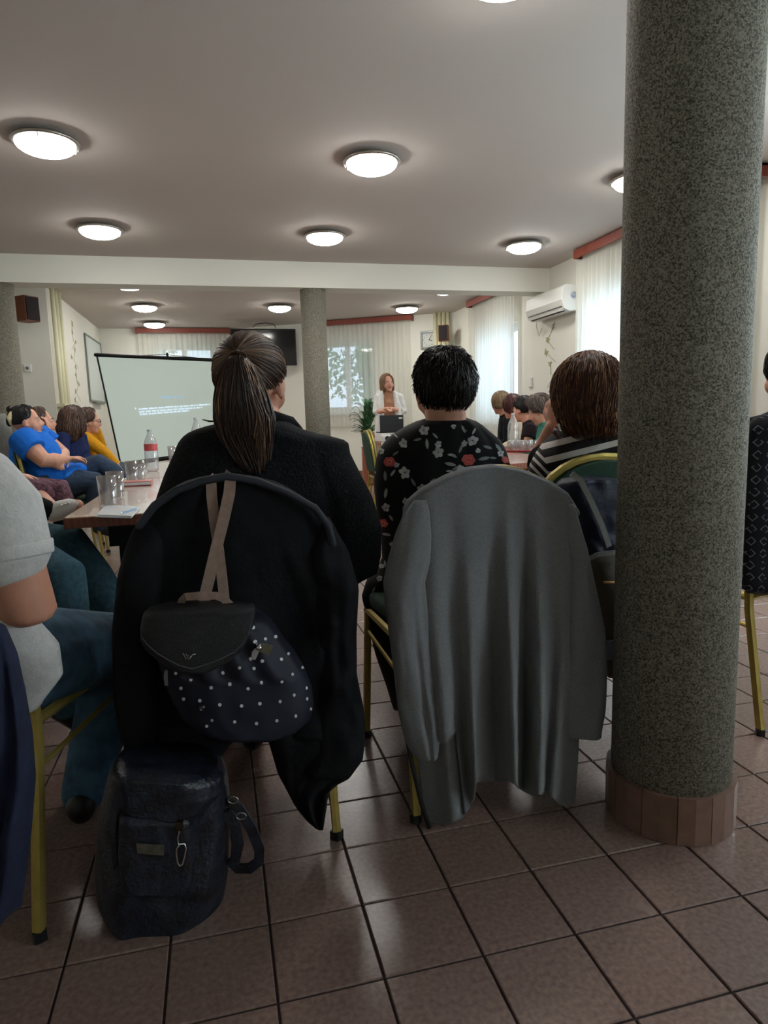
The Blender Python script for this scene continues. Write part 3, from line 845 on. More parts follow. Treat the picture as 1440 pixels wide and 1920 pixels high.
# ---------------------------------------------------------------- glassware
def clearmat(name, col=(1, 1, 1, 1), tint=.14, mixg=.12):
    m = bpy.data.materials.new(name); m.use_nodes = True; nt = m.node_tree; nt.nodes.remove(nt.nodes['Principled BSDF'])
    tr = nt.nodes.new('ShaderNodeBsdfTransparent'); tr.inputs[0].default_value = col
    gl = nt.nodes.new('ShaderNodeBsdfGlossy'); gl.inputs['Roughness'].default_value = .08
    df = nt.nodes.new('ShaderNodeBsdfDiffuse'); df.inputs[0].default_value = S(225, 225, 225)
    lw = nt.nodes.new('ShaderNodeLayerWeight'); lw.inputs[0].default_value = .35
    m1 = nt.nodes.new('ShaderNodeMixShader'); m1.inputs[0].default_value = tint
    nt.links.new(tr.outputs[0], m1.inputs[1]); nt.links.new(df.outputs[0], m1.inputs[2])
    m2 = nt.nodes.new('ShaderNodeMixShader')
    nt.links.new(lw.outputs['Facing'], m2.inputs[0])
    nt.links.new(m1.outputs[0], m2.inputs[1]); nt.links.new(gl.outputs[0], m2.inputs[2])
    nt.links.new(m2.outputs[0], nt.nodes['Material Output'].inputs[0])
    return m
M_clear = clearmat('clear drinking glass', (.93, .93, .93, 1))
M_pet = clearmat('clear plastic bottle', (.93, .96, .98, 1), .22)
def glass(x, y, z, r, h, label, flip=False, group=None):
    pr = [(r*.8, 0), (r*.84, .004), (r, h), (r*.95, h), (r*.78, .012), (.001, .012)]
    if flip: pr = [(a, h-b) for a, b in pr][::-1]
    o = MB().lathe([(.001, pr[0][1])]+pr if not flip else pr+[(.001, h)], Matrix.Translation((x, y, z)), n=28, closed=False).build('drinking_glass', M_clear, smooth=True)
    return tag(o, label, 'glass', group)
p = atz(204, 950, .7415); glass(p.x, p.y, p.z, .036, .118, 'clear tumbler on the left table beside the notepad, nearer of the two')
p = atz(219, 937, .7415); glass(p.x, p.y, p.z, .036, .118, 'clear tumbler on the left table right behind the nearer tumbler')
p = atz(249, 905, .7415); glass(p.x, p.y, p.z, .034, .115, 'clear tumbler standing by the reddish folder, left one')
p = atz(263, 903, .7415); glass(p.x, p.y, p.z, .034, .115, 'clear tumbler standing by the reddish folder, right one')
p = atz(325, 868, .7415); glass(p.x, p.y, p.z, .036, .13, 'clear tumbler right of the red-labelled bottle')
p = atz(283, 868, .7415)
def bottle(p, r, h, label, labelcol=None, cat='bottle'):
    t = empty('plastic_bottle', p, label, cat)
    M = Matrix.Translation(p)
    pr = [(r*.7, 0), (r*.95, .01), (r, .03), (r*.96, h*.2), (r, h*.24), (r, h*.48), (r*.93, h*.5), (r, h*.55), (r*.98, h*.64), (r*.8, h*.76), (r*.42, h*.88), (.014, h*.93), (.014, h*.97)]
    MB().lathe(pr, M, n=28).build('bottle_body', M_pet, t, smooth=True)
    MB().lathe([(.016, h*.965), (.016, h), (.013, h+.002)], M, n=16).build('cap', mat('bottle cap', S(*(190, 195, 205)), .4), t)
    if labelcol: MB().lathe([(r*1.01, h*.5), (r*1.01, h*.66)], M, n=28, closed=False).build('paper_label', mat('bottle label', S(*labelcol), .5), t, smooth=True)
p = atz(301, 872, .7415); bottle(Vector((p.x, 4.6, .7415)), .042, .27, 'clear water bottle with red label on the left table', (206, 90, 90))
p = at(370, 830, 4.9); bottle(Vector((p.x, 4.9, .7415)), .045, .34, 'tall clear bottle on the left table half hidden by the ponytailed person')
p = at(962, 838, 5.32); bottle(Vector((p.x, 5.32, .7415)), .046, .31, 'large clear water bottle behind the tray of glasses')
# tray with upside-down glasses
c = atz(976, 846, .7415); c = Vector((2.14, 4.62, .7415)); c = at(976, 845, 5.08); c.z = .7415
t = empty('serving_tray', c, 'round red-rimmed serving tray under the glasses on the right table', 'tray')
Mt = Matrix.Translation(c)
MB().lathe([(.12, 0), (.15, .004), (.165, .016), (.17, .016), (.16, .0), (.12, -.0005)], Mt, n=40, closed=False).build('rim', mat('dark red lacquer', S(150, 50, 50), .3), t, smooth=True)
MB().lathe([(.001, .003), (.15, .006)], Mt, n=40, closed=False).build('tray_base', mat('tray inside', S(190, 120, 110), .3), t)
k = 0
pos9 = [('front left', -.10, -.05), ('front centre-left', -.035, -.09), ('front centre-right', .035, -.09), ('front right', .10, -.05), ('middle left', -.08, .02), ('middle', 0, -.015), ('middle right', .08, .02), ('back', 0, .08)]
for nm, dx, dy in pos9:
    glass(c.x+dx, c.y+dy, c.z+.006, .03, .085, 'upturned clear glass on the round tray, the one at the '+nm, flip=True, group='upturned glasses on the tray')

# notepad, pen, folders
M_paper = mat('white paper', S(226, 228, 230), .7)
p0, p1, p2, p3 = [atz(a, b, .742) for a, b in ((178, 970), (246, 972), (262, 954), (196, 950))]
t = empty('notepad', (p0+p2)/2, 'white notepad at the near corner of the left table', 'notepad')
def sheet(ps, h): 
    mb = MB(); mb.add([v+Vector((0, 0, d)) for d in (0.0, h) for v in ps], [(0, 1, 2, 3)[::-1], (4, 5, 6, 7), (0, 1, 5, 4), (1, 2, 6, 5), (2, 3, 7, 6), (3, 0, 4, 7)]); return mb
sheet([p0, p1, p2, p3], .004).build('pages', M_paper, t)
q = [v+Vector((.002, .006, .0045)) for v in (p0, p1, p2, p3)]; 
sheet([q[0].lerp(q[2], .04), q[1], q[2], q[3]], .003).build('top_page', M_paper, t)
a_, b_ = atz(229, 962, .752), atz(254, 955, .752)
t = empty('pen', (a_+b_)/2, 'light blue ballpoint pen lying on the white notepad', 'pen')
MB().loft([a_, b_], [.0045, .0045], n=8).build('barrel', mat('light blue plastic', S(150, 180, 205), .35), t, smooth=True)
MB().loft([a_, a_+(a_-b_).normalized()*.012], [.004, .001], n=8).build('tip', M_chrome, t, smooth=True)
MB().loft([b_+Vector((0, 0, .006)), b_.lerp(a_, .35)+Vector((0, 0, .006))], [.0015, .0015], n=6).build('clip', M_chrome, t)
p = atz(252, 910, .742)
o = MB().box((p.x-.09, p.y-.05, .742), (p.x+.085, p.y+.06, .765)).build('folder', mat('salmon card', S(196, 118, 104), .5), bevel=.003); tag(o, 'reddish folder lying on the left table behind the tumblers', 'folder')
MB().box((p.x-.088, p.y-.052, .747), (p.x+.083, p.y-.049, .76)).build('page_edge', M_paper, o)

# ---------------------------------------------------------------- potted plant by the window
pb = at(690, 800, 10.2)
t = empty('potted_plant', (pb.x, 10.2, 0), 'tall leafy green potted plant beside the presenter', 'plant')
px_ = pb.x
MB().lathe([(.08, 0), (.11, .2), (.12, .22), (.10, .22), (.09, .18)], Matrix.Translation((px_, 10.2, .6)), n=24).build('pot', mat('terracotta pot', S(150, 110, 80), .7), t, smooth=True)
MB().lathe([(.11, 0), (.11, .59), (.12, .6)], Matrix.Translation((px_, 10.2, 0)), n=20).build('plant_stand', M_edge, t)
M_pl = mat('pot plant leaves', S(58, 96, 62), .55, noise_amt=.35, noise_scale=9)
rnd = random.Random(9)
for k in range(70):
    a = rnd.uniform(0, 2*pi); L = rnd.uniform(.2, .56); hgt = rnd.uniform(.02, .5)
    base = Vector((px_, 10.2, .80)); vs = []; n = 7
    for i in range(n+1):
        s_ = i/n; r_ = L*.55*s_; z_ = hgt*sin(s_*2.1)/.9
        c_ = base+Vector((cos(a)*r_, sin(a)*r_, z_)); wd = .032*sin(pi*min(1, s_*1.02+.06))+.001
        sdv = Vector((-sin(a), cos(a), 0))*wd
        vs += [c_-sdv, c_+Vector((0, 0, -.006)), c_+sdv]
    fs = []
    for i in range(n): fs += [(3*i, 3*i+1, 3*i+4, 3*i+3), (3*i+1, 3*i+2, 3*i+5, 3*i+4)]
    m = MB(); m.add(vs, fs); m.build('leaf', M_pl, t, smooth=True, solid=.0012)
# ================================================================ PEOPLE
def hair_mat(name, dark, midc, light, rough=.42):
    return attr_mat(name, S(*dark), S(*light), rough, stops=[(.55, S(*midc))])
H_brown = hair_mat('brown hair', (40, 28, 23), (88, 62, 48), (150, 116, 88))
H_black = hair_mat('near-black hair', (12, 11, 12), (27, 25, 26), (62, 58, 58))
H_auburn = hair_mat('auburn hair', (36, 17, 12), (92, 50, 28), (168, 112, 66))
H_dkred = hair_mat('dark red hair', (46, 20, 20), (90, 42, 38), (126, 66, 58))
H_blond = hair_mat('dark blond hair', (84, 66, 46), (142, 118, 86), (186, 162, 126))
H_ltbrown = hair_mat('light brown hair', (88, 62, 46), (140, 106, 80), (180, 148, 116))
H_grey = hair_mat('greying brown hair', (60, 48, 44), (106, 90, 82), (160, 146, 138))

class Head:
    """head at centre c, looking along angle yaw (0 = +Y, positive turns left), pitch up, roll"""
    def __init__(s, c, yaw=0, pitch=0, roll=0, k=1.0):
        s.c = Vector(c); s.k = k
        s.M = Matrix.Translation(s.c) @ Matrix.Rotation(radians(yaw), 4, 'Z') @ Matrix.Rotation(radians(pitch), 4, 'X') @ Matrix.Rotation(radians(roll), 4, 'Y') @ Matrix.Scale(k, 4)
        s.R = (s.M.to_3x3())
    def P(s, x, y, z): return s.M @ Vector((x, y, z))
    def prims(s, mb):
        K = s.k
        e = lambda c, r: mb.ell(s.P(*c), r, s.R, 18, 12)
        e((0, -.014, .03), (.077, .097, .09)); e((0, .03, -.02), (.064, .066, .088)); e((0, .045, -.072), (.043, .042, .042))
        e((0, .07, -.095), (.02, .018, .018)); e((.04, .05, -.03), (.03, .03, .035)); e((-.04, .05, -.03), (.03, .03, .035))
        e((0, .074, .022), (.05, .018, .016))
        mb.loft([s.P(0, .088, .012), s.P(0, .108, -.022), s.P(0, .103, -.034)], [.009*K, .0125*K, .011*K], n=10)
        e((.012, .094, -.034), (.009, .01, .008)); e((-.012, .094, -.034), (.009, .01, .008))
        for sx in (-1, 1):
            M2 = s.R @ Matrix.Rotation(sx*radians(-18), 3, 'Z') @ Matrix.Rotation(radians(-8), 3, 'X')
            mb.ell(s.P(sx*.081, -.004, -.006), (.0085, .018, .031), M2, 12, 10)
            mb.ell(s.P(sx*.078, .006, -.028), (.007, .010, .012), M2, 10, 8)
    def face(s, body, brow=None, lip=True):
        for sx in (-1, 1):
            e = MB().ell(s.P(sx*.031, .083, .006), (.0125, .009, .0085), s.R, 12, 8).build('eye', M_eye, body, smooth=True)
            MB().ell(s.P(sx*.031, .0895, .006), (.0055, .004, .0055), s.R, 10, 6).build('iris', M_iris, e, smooth=True)
            MB().loft([s.P(sx*.016, .096, .024), s.P(sx*.032, .096, .029), s.P(sx*.05, .086, .024)], [.0028*s.k, .0032*s.k, .002*s.k], n=6).build('eyebrow', brow or M_iris, body, smooth=True)
        if lip:
            MB().loft([s.P(-.022, .088, -.062), s.P(0, .096, -.061), s.P(.022, .088, -.062)], [(.003*s.k, .003*s.k), (.006*s.k, .0055*s.k), (.003*s.k, .003*s.k)], n=8).build('mouth', M_lip, body, smooth=True)
    # point on the hair profile: azimuth a (0 = face), path s (1 = ear level, more = hanging or nape), extra thickness t
    def hp(s, a, q, t, tight=False, squeeze=0.0, drop=.12, flare=0.0):
        rx, ry, rz = .078+t, .098+t, .092+t
        def el(th): return Vector((rx*sin(th)*sin(a), ry*sin(th)*cos(a), rz*cos(th)))
        o = Vector((0, -.014, .03))
        if q <= 1 or tight:
            th = q*radians(95); return s.M @ (o+el(th))
        b = el(radians(95)); d = (q-1)*drop
        k = 1-squeeze*(q-1)+flare*sin((q-1)*2.5)
        p = o+Vector((b.x*k, b.y*k, b.z-d)); return s.M @ p

def send(a, front, side, back):
    """path end by azimuth"""
    d = abs((a+pi) % (2*pi)-pi)
    if d < .55: return front
    if d < 1.05:
        k = (d-.55)/.5; return front+(side-front)*k*k*(3-2*k)
    if d < 1.8:
        k = (d-1.05)/.75; return side+(back-side)*k*k*(3-2*k)
    return back

def hair(parent, hd, m, front=.55, side=.9, back=1.3, t=.014, n=500, tight=False, squeeze=0, drop=.12, flare=0, wav=.004, seglen=None, seed=1, sr=.0011, lift=0, light=.5, name='hair', rag=1.03, lump=.0025):
    rnd = random.Random(seed); mb = MB()
    NA, NQ = 48, 16
    vs = []; mbt = []
    for layer in (0, 1):
        for j in range(NQ+1):
            for i in range(NA):
                a = 2*pi*i/NA; e = send(a, front, side, back); q = e*j/NQ
                th = (t if layer == 0 else -.012)*(.35+.65*min(1, (1-j/NQ)*4+ (0.45 if e > 1.05 else 0))) if layer == 0 else -.012
                if layer == 1 and q > 1 and not tight: th = max(-.012, t-.03)
                jit = lump*noise.noise(Vector((cos(a)*3, sin(a)*3, seed+q*4)))
                vs.append(hd.hp(a, max(q, .001), th+jit, tight, squeeze, drop, flare))
    fs = []
    o1 = (NQ+1)*NA
    for j in range(NQ):
        for i in range(NA):
            i2 = (i+1) % NA
            fs.append((j*NA+i, (j+1)*NA+i, (j+1)*NA+i2, j*NA+i2)); fs.append((o1+j*NA+i, o1+j*NA+i2, o1+(j+1)*NA+i2, o1+(j+1)*NA+i))
    for i in range(NA):
        i2 = (i+1) % NA
        fs.append((NQ*NA+i, o1+NQ*NA+i, o1+NQ*NA+i2, NQ*NA+i2))
    mb.tone = .25; mb.add(vs, fs)
    for k in range(n):
        a = rnd.uniform(0, 2*pi); e = send(a, front, side, back)
        q1 = e*rnd.uniform(.75, rag) if seglen is None else None
        q0 = rnd.uniform(.0, .5)*e if seglen is None else rnd.uniform(0, max(.02, e-seglen*.6))
        if seglen: q1 = min(e*rag, q0+seglen*rnd.uniform(.6, 1.2))
        ph = rnd.uniform(0, 6); da = rnd.gauss(0, .05); N = 8
        tt = t+rnd.uniform(-.003, .003); pts = []
        for i in range(N+1):
            s_ = i/N; q = q0+(q1-q0)*s_
            taper = (.4+.6*min(1, (1-q/e)*4+(.45 if e > 1.05 else 0)))
            pts.append(hd.hp(a+da*s_+wav*6*sin(ph+q*7), max(.001, q), tt*taper+lift*s_*s_*rnd.uniform(.6, 1.2)+wav*.5*sin(ph+q*9), tight, squeeze, drop, flare))
        mb.tone = min(1, max(0, rnd.gauss(light, .22)))
        rr = sr*rnd.uniform(.8, 1.5)*hd.k
        mb.loft(pts, [rr]*N+[rr*.2], n=3, cap='flat')
    return mb.build(name, m, parent, smooth=True, fix=False, attr=True)

def hand(mb, wrist, dirv, up, side=1, curl=.5, k=1.0, spread=1.0):
    """palm and five fingers; dirv = pointing direction, up = back of the hand, side = +1 thumb towards dir x up"""
    d = Vector(dirv).normalized(); u = Vector(up); u = (u-d*u.dot(d)).normalized(); x = d.cross(u)*side
    w = Vector(wrist)
    mb.loft([w, w+d*.03*k, w+d*.085*k], [(.026*k, .018*k), (.036*k, .017*k), (.040*k, .014*k)], side=x, n=12)
    for i, (off, L) in enumerate(((.030, .072), (.010, .080), (-.011, .074), (-.031, .058))):
        b = w+d*.085*k+x*off*k*spread; p = [b-d*.015*k]; ang = 0; pos = b
        for s_ in range(3):
            ang += curl*(.55+.3*s_); L3 = L*k*(.42, .32, .26)[s_]
            pos = pos+(d*cos(ang)-u*sin(ang)+x*(off*.8*spread))*L3; p.append(pos)
        mb.loft(p, [.0095*k, .009*k, .0082*k, .0072*k], n=8)
    b = w+d*.025*k+x*.025*k
    mb.loft([b, b+(d*.6+x*.75-u*.2).normalized()*.035*k, b+(d*.9+x*.55-u*.35).normalized()*.07*k, b+(d*1.0+x*.4-u*.5).normalized()*.088*k], [.014*k, .0115*k, .0098*k, .008*k], n=8)

def person(label, J, hd, skin=M_skin, top=None, sleeve='long', bottom=None, legs='trousers', shoe=None, vox=.008, k=1.0, topname='top', bname='trousers', face=True, brow=None,
           torso_w=1.0, hands=True, curl=(.5, .5), handdir=None, top_attr=False, foot_side=None, build_top=True, build_bottom=True, neckline=True, handk=1.0, neckw=1.0, armk=1.0, legk=1.0):
    """J: dict of world points: pel, wst, chs, nek, sh, el, wr, hip, kn, an, toe as (left, right) pairs"""
    V = Vector
    sh, el, wr = J['sh'], J['el'], J['wr']; hip, kn, an = J['hip'], J['kn'], J['an']
    root = empty('person', (J['pel'][0], J['pel'][1], 0), label, 'person')
    across = (V(sh[1])-V(sh[0])); across.normalize()
    mb = MB()
    tor = [V(J['pel'])+(V(J['pel'])-V(J['wst'])).normalized()*.06, V(J['pel']), V(J['wst']), V(J['chs']), (V(sh[0])+V(sh[1]))/2, V(J['nek'])]
    kk = k*torso_w*(.88 if not top else 1)
    rad = [(.13*kk, .09*kk), (.165*kk, .115*kk), (.14*kk, .10*kk), (.16*kk, .105*kk), (.13*kk, .075*kk), (.06*k, .055*k)]
    mb.loft(tor, rad, side=across, n=20)
    mb.loft([V(J['nek'])-V((0, 0, .03)), hd.P(0, -.02, -.06), hd.P(0, -.015, -.0)], [.056*k*neckw, .052*k*neckw, .05*k*neckw], n=14)
    hd.prims(mb)
    for i in (0, 1):
        mb.loft([tor[4].lerp(V(sh[i]), .5), V(sh[i]), V(sh[i]).lerp(V(el[i]), .5), V(el[i]), V(el[i]).lerp(V(wr[i]), .35), V(wr[i])], [.05*k*armk, .05*k*armk, .044*k*armk, .037*k*armk, .036*k*armk, .025*k], n=12)
        if hands:
            dv = (V(wr[i])-V(el[i])); up = V((0, 0, 1))
            if handdir and handdir[i]: dv = V(handdir[i][0]); up = V(handdir[i][1])
            hand(mb, wr[i], dv, up, side=(1 if i else -1), curl=curl[i], k=k*.95*handk)
        mb.loft([V(J['pel']).lerp(V(hip[i]), .8), V(hip[i]).lerp(V(kn[i]), .4), V(kn[i]), V(kn[i]).lerp(V(an[i]), .35), V(an[i])], [.088*k*legk, .076*k*legk, .055*k*legk, .052*k*legk, .034*k], n=12)
        mb.loft([V(an[i]), V(J['toe'][i])], [.034*k, .03*k], n=10)
    body = mb.build('body', skin, root, smooth=True, voxel=vox, smooth_it=4)
    if face: hd.face(body, brow)
    if top and build_top:
        mb = MB()
        g = .013*k
        t2 = tor[:-1]+[V(J['nek'])-V((0, 0, .012))]
        mb.tone = 0
        mb.loft(t2, [(a+g, b+g) for a, b in rad[:-1]]+[(.072*k, .066*k)], side=across, n=20)
        for i in (0, 1):
            S0, E, W = V(sh[i]), V(el[i]), V(wr[i])
            pts = [tor[4].lerp(S0, .5), S0, S0.lerp(E, .5), E, E.lerp(W, .4), E.lerp(W, .9)]
            rs = [x*k*armk for x in (.064, .066, .06, .052, .048, .038)]
            nkeep = {'long': 6, 'threequarter': 5, 'short': 3, 'none': 2}[sleeve]
            pts = pts[:nkeep]; rs = rs[:nkeep]
            if sleeve == 'short': rs[-1] = .066*k*armk
            mb.loft(pts, rs, n=14, cap='flat' if sleeve != 'none' else 'round')
        mb.build(topname, top, root, smooth=True, voxel=vox*1.05, smooth_it=3)
    if bottom and build_bottom:
        mb = MB()
        mb.loft([tor[0], tor[1]], [(rad[0][0]+.02, rad[0][1]+.02), (rad[1][0]+.018, rad[1][1]+.018)], side=across, n=18)
        for i in (0, 1):
            h, q, a = V(hip[i]), V(kn[i]), V(an[i])
            if legs == 'skirt': mb.loft([V(J['pel']).lerp(h, .9), h.lerp(q, .5), q, q.lerp(a, .35)], [.11*k, .10*k, .085*k, .09*k], n=14, cap='flat')
            else: mb.loft([V(J['pel']).lerp(h, .8), h.lerp(q, .4), q, q.lerp(a, .35), q.lerp(a, .95)], [.103*k*legk, .092*k*legk, .07*k*legk, .066*k*legk, .055*k], n=14)
        if legs == 'skirt': mb.loft([(V(hip[0])+V(hip[1]))/2, (V(kn[0])+V(kn[1]))/2], [(.15*k, .09*k), (.15*k, .08*k)], side=(V(hip[1])-V(hip[0])), n=14, cap='flat')
        mb.build(bname, bottom, root, smooth=True, voxel=vox*1.15, smooth_it=3)
    if shoe:
        for i in (0, 1):
            a, q = V(an[i]), V(J['toe'][i]); d = (q-a)
            heel = a-d.normalized()*.03*k
            mbs = MB().loft([heel+V((0, 0, -.01)), a.lerp(q, .3), a.lerp(q, .8), q+d.normalized()*.03], [(.036*k, .045*k), (.042*k, .042*k), (.046*k, .034*k), (.034*k, .022*k)], side=d.cross(V((0, 0, 1))) if abs(d.normalized().z) < .9 else (1, 0, 0), n=16)
            mbs.build('shoe', shoe, root, smooth=True)
    return root, body

def sitJ(x, y, deg, k=1.0, lean=0.0, arms='lap', hz=.50, knee=.43, spread=.1, **ov):
    """default seated pose; hips at (x, y), facing deg (0 = +Y, positive = turned left)"""
    M = Matrix.Translation((x, y, 0)) @ Matrix.Rotation(radians(deg), 4, 'Z')
    def W(a, b, c): return M @ Vector((a, b, c))
    def tz(z): return z*k if z > hz else z
    def T(a, z, f=0): h = (z-hz); return W(a*k, f-lean*h, hz+h*k)
    J = dict(pel=T(0, .55), wst=T(0, .70, -.01), chs=T(0, .86, -.01), nek=T(0, 1.05, -.0),
             sh=[T(-.165, .985, -.01), T(.165, .985, -.01)],
             hip=[W(-.09*k, .02, .53), W(.09*k, .02, .53)], kn=[W(-spread, knee*k, .52), W(spread, knee*k, .52)],
             an=[W(-spread, knee*k, .09), W(spread, knee*k, .09)], toe=[W(-spread-.02, knee*k+.15, .035), W(spread+.02, knee*k+.15, .035)])
    if arms == 'lap':
        J['el'] = [T(-.21, .74, .05), T(.21, .74, .05)]; J['wr'] = [T(-.06, .66, .26), T(.06, .66, .26)]
    elif arms == 'cross':
        J['el'] = [T(-.21, .76, .1), T(.21, .76, .1)]; J['wr'] = [T(.06, .78, .22), T(-.06, .76, .24)]
    elif arms == 'table':
        J['el'] = [T(-.22, .78, .16), T(.22, .78, .16)]; J['wr'] = [T(-.1, .80, .38), T(.1, .80, .38)]
    J['head'] = T(0, 1.175, .035)
    for a, b in ov.items(): J[a] = b
    return J, W
# ---------------------------------------------------------------- far and middle people
Jn = M_jeans
M_shoe_b = mat('black shoe leather', S(24, 22, 22), .4)
M_shoe_w = mat('white sneaker', S(216, 214, 208), .6, bump=.2)
# presenter, standing behind the desk
px0, yb = 2.31, 8.95
hc = at(726, 719, 8.95)
Jp = dict(pel=Vector((hc.x+.01, 8.98, .93)), wst=Vector((hc.x+.0, 8.97, 1.08)), chs=Vector((hc.x+.01, 8.97, 1.24)), nek=Vector((hc.x+.01, 8.98, 1.41)),
          sh=[at(747, 746, 8.98), at(711, 746, 8.98)], el=[at(756, 772, 8.95), at(706, 773, 8.93)], wr=[at(733, 766, 8.76), at(722, 770, 8.74)],
          hip=[Vector((hc.x+.09, 8.98, .90)), Vector((hc.x-.09, 8.98, .90))], kn=[Vector((hc.x+.1, 8.97, .48)), Vector((hc.x-.1, 8.97, .48))],
          an=[Vector((hc.x+.1, 9.0, .08)), Vector((hc.x-.1, 9.0, .08))], toe=[Vector((hc.x+.12, 8.85, .03)), Vector((hc.x-.12, 8.85, .03))])
hd = Head(hc, 180+8, 0, 4)
M_cardi = cloth('white open jacket', (226, 226, 222)); M_tan = cloth('tan blouse', (176, 132, 104)); M_beige = cloth('beige trousers', (170, 150, 130))
r, b = person('person standing at the front in a white open jacket over a tan top, hands folded', Jp, hd, top=M_tan, sleeve='none', bottom=M_beige, shoe=M_shoe_b, vox=.007, torso_w=.88, curl=(.3, .3))
mb = MB()
for i in (0, 1):
    S0, E, W = Vector(Jp['sh'][i]), Vector(Jp['el'][i]), Vector(Jp['wr'][i]); sx = 1 if i == 0 else -1
    mb.loft([Jp['nek'].lerp(S0, .55)-Vector((0, 0, .01)), S0, S0.lerp(E, .5), E, E.lerp(W, .25)], [.062, .076, .066, .056, .052], n=14, cap='flat')
    c0 = Vector((hc.x+sx*.085, 8.93, 1.385)); 
    mb.loft([c0, Vector((hc.x+sx*.115, 8.90, 1.2)), Vector((hc.x+sx*.125, 8.90, 1.0)), Vector((hc.x+sx*.14, 8.92, .82))], [(.022, .03), (.05, .07), (.055, .08), (.065, .09)], side=(1, 0, 0), n=14)
mb.loft([Vector((hc.x, 9.02, 1.375)), Vector((hc.x, 9.04, 1.1)), Vector((hc.x, 9.04, .82))], [(.15, .06), (.155, .07), (.17, .07)], side=(1, 0, 0), n=18)
mb.build('jacket', M_cardi, r, smooth=True, voxel=.008, smooth_it=3)
hair(r, hd, H_ltbrown, front=.42, side=2.0, back=2.1, t=.016, n=260, drop=.13, squeeze=.02, seed=3, sr=.0018, light=.6)

# blue tunic
YS = 1.255
M_blue = cloth('bright blue knit tunic', (32, 108, 206), .08)
hb = at(50, 792, 4.28)
J = dict(pel=at(98, 902, 4.3), wst=at(84, 872, 4.3), chs=at(68, 848, 4.3), nek=at(50, 812, 4.29),
         sh=[at(72, 818, 4.45), at(44, 828, 4.14)], el=[at(118, 852, 4.46), at(84, 864, 4.08)], wr=[at(112, 864, 4.2), at(128, 860, 4.16)],
         hip=[at(104, 904, 4.40), at(106, 908, 4.22)], kn=[at(190, 872, 4.38), at(176, 905, 4.2)], an=[at(243, 912, 4.34), at(190, 990, 4.2)],
         toe=[at(262, 905, 4.34), at(212, 1000, 4.2)])
hd = Head(hb, -84, 6, 0, .98)
r, b = person('person in a bright blue short-sleeved tunic and jeans, arms crossed, leaning back on the left', J, hd, top=M_blue, sleeve='short', bottom=Jn, shoe=M_shoe_b, vox=.0075, torso_w=1.35, armk=1.5, legk=1.25, curl=(.8, .8), topname='tunic', bname='jeans')
mb = MB(); mb.loft([at(60, 855, 4.3), at(95, 893, 4.28), at(128, 893, 4.26), at(140, 885, 4.24)], [(.19, .15), (.2, .15), (.18, .11), (.15, .06)], side=(0, 1, 0), n=18)
mb.loft([at(110, 890, 4.2), at(118, 918, 4.18)], [(.12, .07), (.04, .02)], side=(1, 0, 0), n=14)
mb.build('tunic_hem', M_blue, r, smooth=True, voxel=.009, smooth_it=3)
hair(r, hd, H_black, front=.48, side=.95, back=1.2, t=.008, n=420, tight=True, seed=5, sr=.0014, light=.4)
mb = MB(); mb.ell(at(19, 768, 4.3), (.028, .03, .028)); mb.ell(at(17, 790, 4.3), (.022, .03, .04)); mb.tone = .3; mb.build('hair_bun', H_black, r, smooth=True, voxel=.006, smooth_it=2)
mb = MB(); mb.loft([at(22, 774, 4.24), at(17, 783, 4.22), at(21, 795, 4.24)], [.014, .018, .012], n=10); mb.build('hair_clip', cloth('cream hair clip', (222, 206, 160)), r, smooth=True)

# person behind blue, hand at face
YS = 1.22
M_floralg = cloth('grey floral dress', (120, 116, 104), .45, sc=45)
hb = at(77, 793, 4.9)
J, W = sitJ(-1.10, 6.05, -80, .98)
J['head'] = hb; J['nek'] = at(80, 818, 4.92); J['chs'] = at(92, 845, 4.93); J['wst'] = at(104, 870, 4.94); J['sh'] = [at(90, 828, 5.08), at(76, 832, 4.8)]
J['el'] = [at(110, 850, 5.05), at(104, 850, 4.78)]; J['wr'] = [at(120, 866, 5.0), at(92, 812, 4.82)]
hd = Head(hb, -82, 4, 0, .96)
r, b = person('person in a grey floral top, hand at face, behind the person in blue', J, hd, top=M_floralg, sleeve='threequarter', bottom=Jn, shoe=M_shoe_b, vox=.0095, handdir=[None, ((-.1, .1, 1), (1, 0, 0))])
hair(r, hd, H_brown, front=.42, side=.9, back=1.2, t=.014, n=160, tight=True, seed=6, sr=.002)

# navy sweater, long hair, seen from behind
YS = 1.15
M_navy = cloth('navy knit sweater', (34, 44, 84), .15)
hb = at(139, 790, 5.6)
J, W = sitJ(-1.06, 6.58, -62, .98)
J['nek'] = at(135, 812, 5.62); J['chs'] = at(134, 845, 5.65); J['wst'] = at(137, 868, 5.68); J['sh'] = [at(150, 820, 5.8), at(116, 822, 5.48)]
J['el'] = [at(160, 858, 5.75), at(118, 868, 5.42)]; J['wr'] = [at(185, 872, 5.7), at(165, 876, 5.5)]
hd = Head(hb, -58, -4, 0, 1.0)
r, b = person('person in a navy sweater with long brown hair, seen from behind at the left', J, hd, top=M_navy, sleeve='long', bottom=Jn, shoe=M_shoe_b, vox=.009, torso_w=1.05, topname='sweater')
hair(r, hd, H_brown, front=.4, side=2.3, back=2.7, t=.02, n=500, drop=.12, flare=.16, seed=7, sr=.002, light=.45)

